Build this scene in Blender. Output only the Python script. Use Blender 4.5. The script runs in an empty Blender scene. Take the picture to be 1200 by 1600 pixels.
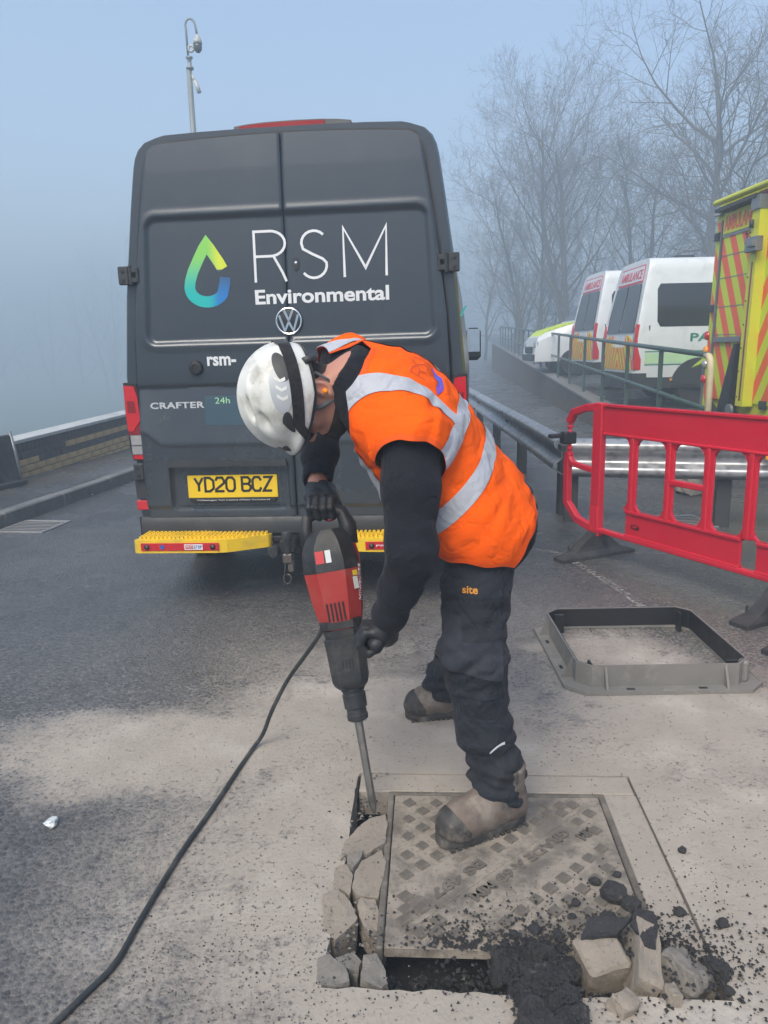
import bpy, bmesh, math, random
import numpy as np
from mathutils import Vector, Matrix, Quaternion, noise as mnoise
from mathutils.bvhtree import BVHTree

R = math.radians
scene = bpy.context.scene
col = scene.collection
rng = random.Random(7)

# ------------------------------------------------------------------ camera, sky, sun, exposure
cam_d = bpy.data.cameras.new('camera')
cam = bpy.data.objects.new('camera', cam_d)
col.objects.link(cam)
scene.camera = cam
cam_d.sensor_fit = 'VERTICAL'
cam_d.sensor_height = 24.0
cam_d.lens = 18.0
cam_d.clip_start = 0.05
cam_d.clip_end = 3000
CAM_H = 1.42
cam.matrix_world = (Matrix.Translation((0, 0, CAM_H)) @ Matrix.Rotation(R(90 - 12), 4, 'X')
                    @ Matrix.Rotation(R(-1.2), 4, 'Z'))

SUN_EL, SUN_AZ = R(48), R(205)      # azimuth clockwise from +y
world = bpy.data.worlds.new('World')
scene.world = world
world.use_nodes = True
wn = world.node_tree
wn.nodes.clear()
w_out = wn.nodes.new('ShaderNodeOutputWorld')
w_bg = wn.nodes.new('ShaderNodeBackground')
w_sky = wn.nodes.new('ShaderNodeTexSky')
w_sky.sky_type = 'NISHITA'
w_sky.sun_disc = False
w_sky.sun_elevation = SUN_EL
w_sky.sun_rotation = SUN_AZ
w_sky.air_density = 1.0
w_sky.dust_density = 2.8
w_sky.ozone_density = 0.25
w_bg.inputs['Strength'].default_value = 0.13
wn.links.new(w_sky.outputs[0], w_bg.inputs['Color'])
wn.links.new(w_bg.outputs[0], w_out.inputs['Surface'])

sun_d = bpy.data.lights.new('sun', 'SUN')
sun_d.energy = 1.5
sun_d.angle = R(35)
sun_d.color = (1.0, 0.93, 0.78)
sun = bpy.data.objects.new('sun', sun_d)
col.objects.link(sun)
sdir = Vector((math.sin(SUN_AZ) * math.cos(SUN_EL), math.cos(SUN_AZ) * math.cos(SUN_EL), math.sin(SUN_EL)))
sun.rotation_euler = sdir.to_track_quat('Z', 'Y').to_euler()
sun.location = sdir * 50

scene.view_settings.view_transform = 'Standard'
scene.view_settings.look = 'None'
scene.view_settings.exposure = 1.15
scene.view_settings.gamma = 1.0
scene.render.engine = 'CYCLES'
scene.cycles.use_denoising = True
scene.cycles.max_bounces = 6
scene.cycles.volume_bounces = 1
scene.cycles.transparent_max_bounces = 8

# ------------------------------------------------------------------ materials
def lin(c):
    return tuple(((x / 255) / 12.92 if x / 255 <= 0.04045 else ((x / 255 + 0.055) / 1.055) ** 2.4) for x in c)

class NT:
    """small helper around a material's node tree"""
    def __init__(s, name):
        s.m = bpy.data.materials.new(name)
        s.m.use_nodes = True
        s.t = s.m.node_tree
        s.b = s.t.nodes['Principled BSDF']
        s.tc = None
    def n(s, typ, **kw):
        nd = s.t.nodes.new('ShaderNode' + typ)
        for k, v in kw.items():
            setattr(nd, k, v)
        return nd
    def put(s, sock, v):
        if hasattr(v, 'links') or isinstance(v, bpy.types.NodeSocket):
            s.t.links.new(v, sock)
        else:
            if sock.type == 'RGBA' and len(v) == 3:
                v = (*v, 1)
            sock.default_value = v
    def co(s, kind='Object'):
        if s.tc is None:
            s.tc = s.n('TexCoord')
        return s.tc.outputs[kind]
    def noise(s, scale, detail=4, rough=0.55, vec=None, dist=0.0):
        nd = s.n('TexNoise')
        s.put(nd.inputs['Vector'], vec or s.co())
        nd.inputs['Scale'].default_value = scale
        nd.inputs['Detail'].default_value = detail
        nd.inputs['Roughness'].default_value = rough
        nd.inputs['Distortion'].default_value = dist
        return nd.outputs['Fac']
    def vor(s, scale, feature='F1', vec=None, out='Distance'):
        nd = s.n('TexVoronoi', feature=feature)
        s.put(nd.inputs['Vector'], vec or s.co())
        nd.inputs['Scale'].default_value = scale
        return nd.outputs[out]
    def ramp(s, fac, lo, hi, a=0.0, b=1.0):
        nd = s.n('MapRange', interpolation_type='SMOOTHSTEP')
        s.put(nd.inputs['Value'], fac)
        nd.inputs['From Min'].default_value = lo
        nd.inputs['From Max'].default_value = hi
        nd.inputs['To Min'].default_value = a
        nd.inputs['To Max'].default_value = b
        return nd.outputs[0]
    def mix(s, fac, a, b):
        nd = s.n('Mix', data_type='RGBA')
        s.put(nd.inputs[0], fac)
        s.put(nd.inputs[6], a)
        s.put(nd.inputs[7], b)
        return nd.outputs[2]
    def math(s, op, a, b=0.0, clamp=False):
        nd = s.n('Math', operation=op)
        nd.use_clamp = clamp
        s.put(nd.inputs[0], a)
        s.put(nd.inputs[1], b)
        return nd.outputs[0]
    def bump(s, h, strength=0.3, dist=0.01, normal=None):
        nd = s.n('Bump')
        s.put(nd.inputs['Height'], h)
        nd.inputs['Strength'].default_value = strength
        nd.inputs['Distance'].default_value = dist
        if normal is not None:
            s.put(nd.inputs['Normal'], normal)
        return nd.outputs[0]
    def xyz(s, vec=None):
        nd = s.n('SeparateXYZ')
        s.put(nd.inputs[0], vec or s.co())
        return nd.outputs
    def set(s, **kw):
        for k, v in kw.items():
            key = {'color': 'Base Color', 'rough': 'Roughness', 'metal': 'Metallic', 'normal': 'Normal',
                   'spec': 'Specular IOR Level', 'coat': 'Coat Weight', 'trans': 'Transmission Weight',
                   'alpha': 'Alpha', 'sheen': 'Sheen Weight'}[k]
            s.put(s.b.inputs[key], v)
        return s.m

def plain(name, c, rough=0.5, metal=0.0, var=0.12, vscale=6.0, bump=0.0, bscale=120.0, dirt=None, dirt_amt=0.4,
          dscale=3.0, spec=0.5, rvar=0.1, coat=0.0):
    """one colour with slight mottling, uneven gloss, fine relief and, if asked, a dirt film in patches"""
    t = NT(name)
    nz = t.noise(vscale, 5, 0.6)
    cc = t.mix(nz, tuple(x * (1 - var) for x in c), tuple(min(1, x * (1 + var)) for x in c))
    if dirt:
        cc = t.mix(t.ramp(t.noise(dscale, 6, 0.65), 0.45, 0.75, 0, dirt_amt), cc, dirt)
    kw = dict(color=cc, rough=t.ramp(t.noise(vscale * 1.7, 4), 0.2, 0.8, max(0.02, rough - rvar), min(1, rough + rvar)),
              metal=metal, spec=spec, coat=coat)
    if bump:
        kw['normal'] = t.bump(t.noise(bscale, 3), bump, 0.004)
    return t.set(**kw)

# ------------------------------------------------------------------ mesh helpers
class MB:
    def __init__(s):
        s.v = []
        s.f = []
    def add(s, vs, fs):
        o = len(s.v)
        s.v += [tuple(p) for p in vs]
        s.f += [tuple(i + o for i in f) for f in fs]
        return s
    def box(s, c, d, m=None, ch=0.0):
        hx, hy, hz = d[0] / 2, d[1] / 2, d[2] / 2
        if ch <= 0:
            vs = [(x, y, z) for x in (-hx, hx) for y in (-hy, hy) for z in (-hz, hz)]
            fs = [(0, 1, 3, 2), (4, 6, 7, 5), (0, 4, 5, 1), (2, 3, 7, 6), (0, 2, 6, 4), (1, 5, 7, 3)]
        else:
            ch = min(ch, hx * .9, hy * .9, hz * .9)
            vs, idx = [], {}
            for sx in (-1, 1):
                for sy in (-1, 1):
                    for sz in (-1, 1):
                        for ax in range(3):
                            p = [sx * (hx - ch), sy * (hy - ch), sz * (hz - ch)]
                            p[ax] = (sx * hx, sy * hy, sz * hz)[ax]
                            idx[(sx, sy, sz, ax)] = len(vs)
                            vs.append(tuple(p))
            fs = []
            for ax in range(3):
                b, c2 = (ax + 1) % 3, (ax + 2) % 3
                for sg in (-1, 1):
                    q = []
                    for (u, w) in ((-1, -1), (1, -1), (1, 1), (-1, 1)):
                        k = [0, 0, 0]; k[ax] = sg; k[b] = u; k[c2] = w
                        q.append(idx[(*k, ax)])
                    fs.append(tuple(q if sg > 0 else q[::-1]))
            for ax in range(3):      # edge along ax
                b, c2 = (ax + 1) % 3, (ax + 2) % 3
                for sb in (-1, 1):
                    for sc in (-1, 1):
                        k0 = [0, 0, 0]; k0[ax] = -1; k0[b] = sb; k0[c2] = sc
                        k1 = list(k0); k1[ax] = 1
                        q = [idx[(*k0, b)], idx[(*k1, b)], idx[(*k1, c2)], idx[(*k0, c2)]]
                        fs.append(tuple(q if sb * sc > 0 else q[::-1]))
            for sx in (-1, 1):
                for sy in (-1, 1):
                    for sz in (-1, 1):
                        q = [idx[(sx, sy, sz, a)] for a in range(3)]
                        fs.append(tuple(q if sx * sy * sz > 0 else q[::-1]))
        vs = [Vector(p) for p in vs]
        if m is not None:
            vs = [m @ p for p in vs]
        return s.add([(p.x + c[0], p.y + c[1], p.z + c[2]) for p in vs], fs)
    def loft(s, secs, cap=True, closed=True):
        n = len(secs[0])
        vs = [p for sec in secs for p in sec]
        fs = []
        for i in range(len(secs) - 1):
            for j in range(n if closed else n - 1):
                k = (j + 1) % n
                fs.append((i * n + j, i * n + k, (i + 1) * n + k, (i + 1) * n + j))
        if cap and closed:
            fs.append(tuple(range(n))[::-1])
            fs.append(tuple(range((len(secs) - 1) * n, len(secs) * n)))
        return s.add(vs, fs)
    def tube(s, pts, r, n=8, cap=True):
        pts = [Vector(p) for p in pts]
        if not isinstance(r, (list, tuple)):
            r = [r] * len(pts)
        secs, up = [], None
        for i, p in enumerate(pts):
            t = (pts[min(i + 1, len(pts) - 1)] - pts[max(i - 1, 0)])
            t = t.normalized() if t.length > 1e-9 else Vector((0, 0, 1))
            if up is None:
                up = Vector((0, 0, 1)) if abs(t.z) < .9 else Vector((1, 0, 0))
            a = up - t * up.dot(t)
            if a.length < 1e-4:
                a = t.orthogonal()
            a.normalize()
            b = t.cross(a)
            up = a
            secs.append([p + (a * math.cos(k * 2 * math.pi / n) + b * math.sin(k * 2 * math.pi / n)) * r[i] for k in range(n)])
        return s.loft(secs, cap)
    def lathe(s, prof, n=24, m=None):
        """prof: (radius, height) pairs round z"""
        secs = []
        for (r, z) in prof:
            ring = [Vector((r * math.cos(k * 2 * math.pi / n), r * math.sin(k * 2 * math.pi / n), z)) for k in range(n)]
            secs.append([m @ p for p in ring] if m is not None else ring)
        return s.loft(secs)
    def prism(s, poly, a, b, f=None):
        """poly: 2-D outline; f(u, v, w) -> 3-D; w runs from a to b"""
        f = f or (lambda u, v, w: (u, w, v))
        return s.loft([[f(u, v, a) for (u, v) in poly], [f(u, v, b) for (u, v) in poly]])
    def xf(s, m):
        s.v = [tuple(m @ Vector(p)) for p in s.v]
        return s
    def mesh(s, name, mat, smooth=False, fix=True, auto=None):
        me = bpy.data.meshes.new(name)
        me.from_pydata([tuple(p) for p in s.v], [], s.f)
        if fix:
            bm = bmesh.new()
            bm.from_mesh(me)
            bmesh.ops.recalc_face_normals(bm, faces=bm.faces)
            bm.to_mesh(me)
            bm.free()
        if mat:
            me.materials.append(mat)
        if smooth:
            me.polygons.foreach_set('use_smooth', [True] * len(me.polygons))
            if auto:
                me.set_sharp_from_angle(angle=R(auto))
        return me
    def build(s, name, mat, parent=None, smooth=False, loc=None, auto=None, fix=True):
        o = bpy.data.objects.new(name, s.mesh(name, mat, smooth, fix, auto))
        col.objects.link(o)
        if parent:
            o.parent = parent
        if loc:
            o.location = loc
        return o

def empty(name, label, cat, loc=(0, 0, 0), rz=0.0, group=None):
    o = bpy.data.objects.new(name, None)
    col.objects.link(o)
    o.location = loc
    o.rotation_euler = (0, 0, rz)
    o.empty_display_size = 0.1
    tag(o, label, cat, group)
    return o
def tag(o, label, cat, group=None):
    o['label'] = label
    o['category'] = cat
    if group:
        o['group'] = group
    return o
def kind(o, k):
    o['kind'] = k
    return o
def link(name, me, parent=None, m=None):
    o = bpy.data.objects.new(name, me)
    col.objects.link(o)
    if parent:
        o.parent = parent
    if m is not None:
        o.matrix_local = m
    return o
def copy_tree(o, parent=None):
    c = o.copy()
    col.objects.link(c)
    c.parent = parent
    for ch in list(o.children):
        copy_tree(ch, c)
    return c
def basis(o, x, y, z):
    return Matrix(((x[0], y[0], z[0], o[0]), (x[1], y[1], z[1], o[1]), (x[2], y[2], z[2], o[2]), (0, 0, 0, 1)))
def rrect(x0, x1, z0, z1, r, n=5):
    out = []
    for (cx, cz, a0) in ((x1 - r, z1 - r, 0), (x0 + r, z1 - r, 90), (x0 + r, z0 + r, 180), (x1 - r, z0 + r, 270)):
        for k in range(n + 1):
            a = R(a0 + 90 * k / n)
            out.append((cx + r * math.cos(a), cz + r * math.sin(a)))
    return out
def strokes(polys, w, thick=0.002, f=None, mb=None):
    """ribbons of width w along 2-D polylines, as thin solid letters"""
    mb = mb or MB()
    f = f or (lambda u, v, d: (u, -d, v))
    for pl in polys:
        pl = [Vector(p) for p in pl]
        cl = (pl[0] - pl[-1]).length < 1e-6
        if cl:
            pl = pl[:-1]
        n = len(pl)
        L, Q = [], []
        for i, p in enumerate(pl):
            a = pl[i - 1] if (i > 0 or cl) else None
            b = pl[(i + 1) % n] if (i < n - 1 or cl) else None
            d1 = (p - a).normalized() if a is not None else None
            d2 = (b - p).normalized() if b is not None else None
            if d1 is None: d1 = d2
            if d2 is None: d2 = d1
            t = d1 + d2
            t = t.normalized() if t.length > 1e-5 else d1
            nn = Vector((-t.y, t.x))
            k = 1 / max(0.45, nn.dot(Vector((-d1.y, d1.x))))
            L.append(p + nn * (w / 2 * k)); Q.append(p - nn * (w / 2 * k))
        m = n if cl else n - 1
        vs = [f(p.x, p.y, thick) for p in L] + [f(p.x, p.y, thick) for p in Q] + [f(p.x, p.y, 0) for p in L] + [f(p.x, p.y, 0) for p in Q]
        fs = []
        for i in range(m):
            j = (i + 1) % n
            fs += [(i, j, n + j, n + i), (2 * n + i, i, n + i, 3 * n + i) if False else (i, 2 * n + i, 2 * n + j, j), (n + i, n + j, 3 * n + j, 3 * n + i)]
        if not cl:
            fs += [(0, n, 3 * n, 2 * n), (n - 1, 2 * n + n - 1, 3 * n + n - 1, n + n - 1)]
        mb.add(vs, fs)
    return mb
def arc(cx, cy, rx, ry, a0, a1, n=12):
    return [(cx + rx * math.cos(R(a0 + (a1 - a0) * k / n)), cy + ry * math.sin(R(a0 + (a1 - a0) * k / n))) for k in range(n + 1)]
def text(name, body, mat, parent, m, size=0.1, extrude=0.0015, bold=0.0, sx=1.0, shear=0.0, align='LEFT', space=1.0, fit=None):
    cu = bpy.data.curves.new(name, 'FONT')
    cu.body = body
    cu.size = size
    cu.extrude = extrude
    cu.offset = bold
    cu.shear = shear
    cu.align_x = align
    cu.space_character = space
    cu.resolution_u = 4
    tmp = bpy.data.objects.new('tmp', cu)
    col.objects.link(tmp)
    dg = bpy.context.evaluated_depsgraph_get()
    me = bpy.data.meshes.new_from_object(tmp.evaluated_get(dg))
    bpy.data.objects.remove(tmp)
    bpy.data.curves.remove(cu)
    me.name = name
    if fit:
        xs = [v.co.x for v in me.vertices]; ys = [v.co.y for v in me.vertices]
        kx = fit[0] / (max(xs) - min(xs)); ky = fit[1] / (max(ys) - min(ys)) if len(fit) > 1 else kx
        me.transform(Matrix.Diagonal((kx, ky, 1, 1)) @ Matrix.Translation((-min(xs), -min(ys), 0)))
    if sx != 1.0:
        me.transform(Matrix.Diagonal((sx, 1, 1, 1)))
    me.materials.clear()
    me.materials.append(mat)
    return link(name, me, parent, m)
def rear_face(x, y, z, ry=0.0):
    """matrix for print on a face that looks towards -y: u -> x, v -> z"""
    return Matrix.Translation((x, y, z)) @ Matrix.Rotation(R(90), 4, 'X') @ Matrix.Rotation(ry, 4, 'Z')

# value noise for shaping meshes
def vnoise(p, s=1.0):
    return mnoise.noise(Vector(p) * s)

# ------------------------------------------------------------------ implicit surfaces (bodies and cloth)
class Field:
    def __init__(s, lo, hi, h):
        s.lo = np.array(lo, np.float32); s.h = h
        n = [int(math.ceil((hi[i] - lo[i]) / h)) + 1 for i in range(3)]
        ax = [lo[i] + h * np.arange(n[i], dtype=np.float32) for i in range(3)]
        s.X, s.Y, s.Z = np.meshgrid(*ax, indexing='ij', sparse=False)
        s.F = np.full(s.X.shape, 10.0, np.float32)
    def cone(s, a, b, ra, rb):
        a = np.array(a, float); b = np.array(b, float)
        d = b - a; L2 = float(d @ d) + 1e-12
        t = ((s.X - a[0]) * d[0] + (s.Y - a[1]) * d[1] + (s.Z - a[2]) * d[2]) / L2
        t = np.clip(t, 0, 1)
        q = np.sqrt((s.X - a[0] - t * d[0]) ** 2 + (s.Y - a[1] - t * d[1]) ** 2 + (s.Z - a[2] - t * d[2]) ** 2)
        return q - (ra + (rb - ra) * t)
    def chain(s, pts, k=0.02):
        """pts: (point, radius) joints, rounded and blended"""
        out = None
        for (a, ra), (b, rb) in zip(pts[:-1], pts[1:]):
            c = s.cone(a, b, ra, rb)
            out = c if out is None else s.smin(out, c, k)
        return out
    def local(s, o, ax):
        o = [float(q) for q in o]
        dx, dy, dz = s.X - o[0], s.Y - o[1], s.Z - o[2]
        return [dx * float(a[0]) + dy * float(a[1]) + dz * float(a[2]) for a in ax]
    def ell(s, o, ax, r):
        u, v, w = s.local(o, ax)
        q = np.sqrt((u / r[0]) ** 2 + (v / r[1]) ** 2 + (w / r[2]) ** 2)
        return (q - 1) * min(r)
    def rbox(s, o, ax, r, rad):
        u, v, w = s.local(o, ax)
        q = [np.abs(u) - r[0] + rad, np.abs(v) - r[1] + rad, np.abs(w) - r[2] + rad]
        out = np.sqrt(sum(np.maximum(k, 0) ** 2 for k in q)) + np.minimum(np.maximum(np.maximum(q[0], q[1]), q[2]), 0) - rad
        return out
    @staticmethod
    def smin(a, b, k):
        if k <= 0: return np.minimum(a, b)
        h = np.maximum(k - np.abs(a - b), 0) / k
        return np.minimum(a, b) - h * h * k * 0.25
    def add(s, d, k=0.02):
        s.F = s.smin(s.F, d, k).astype(np.float32); return s
    def cut(s, d, k=0.01):
        s.F = -s.smin(-s.F, d, k); return s
    def net(s, smooth=2):
        F = s.F; ins = F < 0
        nx, ny, nz = F.shape
        c = [ins[i:nx - 1 + i, j:ny - 1 + j, k:nz - 1 + k] for i in (0, 1) for j in (0, 1) for k in (0, 1)]
        cnt = sum(a.astype(np.int8) for a in c)
        mixd = (cnt > 0) & (cnt < 8)
        I = np.argwhere(mixd)
        idx = np.full(mixd.shape, -1, np.int64)
        idx[mixd] = np.arange(len(I))
        offs = [(i, j, k) for i in (0, 1) for j in (0, 1) for k in (0, 1)]
        val = [F[I[:, 0] + o[0], I[:, 1] + o[1], I[:, 2] + o[2]] for o in offs]
        pos = np.zeros((len(I), 3)); num = np.zeros(len(I))
        for a in range(8):
            for b in range(a + 1, 8):
                oa, ob = np.array(offs[a]), np.array(offs[b])
                if np.abs(oa - ob).sum() != 1: continue
                fa, fb = val[a], val[b]
                cr = (fa < 0) != (fb < 0)
                t = np.where(cr, fa / np.where(cr, fa - fb, 1), 0)
                pos[cr] += (oa + (ob - oa) * t[:, None])[cr]
                num[cr] += 1
        V = s.lo + (I + pos / num[:, None]) * s.h
        faces = []
        for ax in range(3):
            b, d = (ax + 1) % 3, (ax + 2) % 3
            sl0 = [slice(None)] * 3; sl1 = [slice(None)] * 3
            sl0[ax] = slice(0, F.shape[ax] - 1); sl1[ax] = slice(1, F.shape[ax])
            A, B = ins[tuple(sl0)], ins[tuple(sl1)]
            E = np.argwhere(A != B)
            ok = (E[:, b] > 0) & (E[:, d] > 0) & (E[:, b] < F.shape[b] - 1) & (E[:, d] < F.shape[d] - 1)
            E = E[ok]
            if not len(E): continue
            def cell(db, dd):
                q = E.copy(); q[:, b] -= db; q[:, d] -= dd
                return idx[q[:, 0], q[:, 1], q[:, 2]]
            q = np.stack([cell(1, 1), cell(0, 1), cell(0, 0), cell(1, 0)], 1)
            fl = ~A[E[:, 0], E[:, 1], E[:, 2]]
            q[fl] = q[fl][:, ::-1]
            faces.append(q)
        Q = np.concatenate(faces)
        for _ in range(smooth):
            S = np.zeros_like(V); N = np.zeros(len(V))
            for k in range(4):
                np.add.at(S, Q[:, k], V[Q[:, (k + 1) % 4]]); np.add.at(N, Q[:, k], 1)
                np.add.at(S, Q[:, k], V[Q[:, (k + 3) % 4]]); np.add.at(N, Q[:, k], 1)
            V = V * 0.4 + 0.6 * S / np.maximum(N, 1)[:, None]
        return V, Q
def vnormals(V, Q):
    N = np.zeros_like(V)
    fn = np.cross(V[Q[:, 2]] - V[Q[:, 0]], V[Q[:, 3]] - V[Q[:, 1]])
    for k in range(4):
        np.add.at(N, Q[:, k], fn)
    return N / np.maximum(np.linalg.norm(N, axis=1), 1e-12)[:, None]
def np_mesh(name, V, Q, mat, parent=None, smooth=True):
    me = bpy.data.meshes.new(name)
    me.from_pydata(np.asarray(V).tolist(), [], np.asarray(Q).tolist() if not isinstance(Q, list) else Q)
    me.materials.append(mat)
    if smooth:
        me.polygons.foreach_set('use_smooth', [True] * len(me.polygons))
    return link(name, me, parent)
def clip_shell(V, Q, N, fields, off=0.002):
    """the part of a surface where every scalar in fields is positive, lifted off along the normals"""
    V2 = V + N * off
    data = [np.asarray(f, float) for f in fields]
    keep = np.ones(len(Q), bool)
    for d in data:
        keep &= (d[Q] > 0).any(1)
    verts, faces, cache = [], [], {}
    def key(i, j, t):
        k = (i, j, round(t, 4))
        if k not in cache:
            cache[k] = len(verts); verts.append((V2[i] * (1 - t) + V2[j] * t).tolist())
        return cache[k]
    for q in Q[keep]:
        poly = [(V2[i], [d[i] for d in data]) for i in q]
        for c in range(len(data)):
            new = []
            for a in range(len(poly)):
                p, s = poly[a]; p2, s2 = poly[(a + 1) % len(poly)]
                if s[c] > 0: new.append((p, s))
                if (s[c] > 0) != (s2[c] > 0):
                    t = s[c] / (s[c] - s2[c])
                    new.append((p * (1 - t) + p2 * t, [x * (1 - t) + y * t for x, y in zip(s, s2)]))
            poly = new
            if len(poly) < 3: break
        if len(poly) < 3: continue
        ids = []
        for p, _ in poly:
            k = (round(p[0], 5), round(p[1], 5), round(p[2], 5))
            if k not in cache:
                cache[k] = len(verts); verts.append(p.tolist())
            if cache[k] not in ids: ids.append(cache[k])
        if len(ids) >= 3: faces.append(tuple(ids))
    return verts, faces
# ------------------------------------------------------------------ the ground
MC = Vector((0.322, 1.908))                     # centre of the inspection cover
ME1, ME2 = Vector((0.9981, -0.061)), Vector((0.061, 0.9981))
def mh(x, y, z=0.0):
    p = MC + ME1 * x + ME2 * y
    return (p.x, p.y, z)
MH = Matrix.Translation((MC.x, MC.y, 0)) @ Matrix.Rotation(math.atan2(-0.061, 0.9981), 4, 'Z')
def wall_x(y): return -3.965 + 0.1555 * (y - 8.17)
def kerb_x(y): return -3.246 + 0.1556 * (y - 6.331)
def rail_x(y): return 3.34 + 0.0890 * (y - 7.9)
def park_z(y): return 0.385 + 0.0356 * (y - 14)

def dust_nodes(t):
    """0..1: how much pale cutting dust lies on the ground, in blotches round the work"""
    P = t.n('NewGeometry').outputs['Position']
    wob = t.n('TexNoise'); wob.inputs['Scale'].default_value = 1.6; wob.inputs['Detail'].default_value = 5
    t.put(wob.inputs['Vector'], P)
    sc = t.n('VectorMath', operation='MULTIPLY_ADD')
    t.put(sc.inputs[0], wob.outputs['Color']); sc.inputs[1].default_value = (0.5, 0.5, 0); sc.inputs[2].default_value = (-0.25, -0.25, 0)
    ad = t.n('VectorMath', operation='ADD'); t.put(ad.inputs[0], P); t.put(ad.inputs[1], sc.outputs[0])
    W = ad.outputs[0]
    def blob(cx, cy, rx, ry, inner=0.45):
        mp = t.n('VectorMath', operation='SUBTRACT'); t.put(mp.inputs[0], W); mp.inputs[1].default_value = (cx, cy, 0)
        m2 = t.n('VectorMath', operation='MULTIPLY'); t.put(m2.inputs[0], mp.outputs[0]); m2.inputs[1].default_value = (1 / rx, 1 / ry, 0)
        ln = t.n('VectorMath', operation='LENGTH'); t.put(ln.inputs[0], m2.outputs[0])
        return t.ramp(ln.outputs['Value'], inner * .35, 1.38, 1.0, 0.0)
    bl = [blob(0.35, 2.0, 1.25, 1.05), blob(-0.75, 2.62, 0.95, 0.42, 0.3), blob(-0.05, 2.75, 1.0, 0.6, 0.3), blob(1.15, 2.75, 0.8, 0.75, 0.3),
          blob(0.1, 1.45, 0.75, 0.5, 0.3), blob(1.15, 1.8, 0.85, 0.75), blob(1.1, 3.35, 0.5, 0.42, 0.2), blob(-0.25, 3.2, 0.9, 0.8, 0.1), blob(.6, 3.0, 2.6, 1.9, 0.1)]
    wt = [1, .9, .9, .85, .9, .95, .8, .45, .33]
    m = None
    for b, w in zip(bl, wt):
        b = t.math('MULTIPLY', b, w)
        m = b if m is None else t.math('MAXIMUM', m, b)
    return m, P

def asphalt(name, dusty=True, tone=1.0):
    t = NT(name)
    if dusty:
        dust, P = dust_nodes(t)
    else:
        P = t.n('NewGeometry').outputs['Position']
    st = t.vor(70, vec=P)                         # stones about a centimetre across
    st2 = t.vor(150, vec=P)
    fine = t.noise(420, 4, 0.7, vec=P)
    big = t.noise(0.7, 5, 0.6, vec=P)
    mid = t.noise(5, 5, 0.65, vec=P)
    cell = t.n('TexVoronoi'); t.put(cell.inputs['Vector'], P); cell.inputs['Scale'].default_value = 70
    bw = t.n('RGBToBW'); t.put(bw.inputs[0], cell.outputs['Color'])
    base = t.mix(bw.outputs[0], tuple(x * tone for x in (0.024, 0.025, 0.027)), tuple(x * tone for x in (0.100, 0.100, 0.103)))
    base = t.mix(t.ramp(big, 0.35, 0.7), base, t.mix(bw.outputs[0], (0.055, 0.055, 0.058), (0.14, 0.138, 0.136)))
    h = t.math('ADD', t.math('MULTIPLY', st, -1.0), t.math('MULTIPLY', st2, -0.5))
    h = t.math('ADD', h, t.math('MULTIPLY', fine, 0.25))
    wet = t.ramp(t.noise(0.9, 4, 0.55, vec=P), 0.35, 0.68)
    rough = t.ramp(wet, 0, 1, 0.42, 0.14)
    if dusty:
        # dust lies thick in the joints and thin on the stone tops, and is scuffed away in spots
        scuff = t.ramp(t.noise(9, 6, 0.7, vec=P), 0.28, 0.52)
        speck = t.ramp(t.noise(62, 3, 0.6, vec=P), 0.30, 0.46)
        cover = t.math('MULTIPLY', dust, t.math('MULTIPLY', t.math('ADD', t.math('MULTIPLY', scuff, .45), .55), t.math('ADD', t.math('MULTIPLY', speck, .55), .45)))
        cover = t.ramp(t.math('ADD', cover, t.math('MULTIPLY', t.math('SUBTRACT', st, 0.35), 0.25)), 0.05, 0.75)
        dcol = t.mix(mid, (0.27, 0.240, 0.205), (0.42, 0.376, 0.322))
        dcol = t.mix(t.ramp(t.noise(2.2, 4, .6, vec=P), .5, .75), dcol, (0.46, 0.42, 0.37))
        base = t.mix(cover, base, dcol)
        rough = t.math('MAXIMUM', rough, t.math('MULTIPLY', cover, 0.92))
        h = t.math('MULTIPLY', h, t.ramp(cover, 0.2, 1.0, 1.0, 0.30))
    n1 = t.bump(h, 0.62, 0.007)
    n2 = t.bump(mid, 0.12, 0.02, n1)
    return t.set(color=base, rough=rough, normal=n2, spec=0.45)

M = {}
M['road'] = asphalt('dusty_asphalt')
M['asphalt2'] = asphalt('plain_asphalt', False, 1.0)
M['park'] = asphalt('car_park_asphalt', False, 0.9)
M['grass'] = plain('rough_grass', (0.05, 0.075, 0.03), 0.9, var=0.5, vscale=2, bump=0.5, bscale=20)
M['kerb'] = plain('kerb_concrete', (0.17, 0.17, 0.165), 0.6, var=0.25, vscale=14, bump=0.4, bscale=160, dirt=(0.06, 0.06, 0.055), dirt_amt=0.6)
M['coping'] = plain('coping_stone', (0.46, 0.47, 0.46), 0.5, var=0.2, vscale=8, bump=0.3, bscale=90, dirt=(0.16, 0.17, 0.15))  # pale tone carries sky sheen for the left wall top; also on mast cameras
M['steel_grate'] = plain('worn_iron', (0.26, 0.26, 0.26), 0.5, 0.2, var=0.3, vscale=20, bump=0.3)
M['pit'] = plain('dark_fill', (0.018, 0.017, 0.017), 0.85, var=0.6, vscale=40, bump=0.8, bscale=90)
M['white_line'] = plain('road_paint', (0.6, 0.6, 0.58), 0.7, var=0.2, vscale=20, dirt=(0.12, 0.12, 0.12), dirt_amt=0.8, dscale=8)

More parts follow.
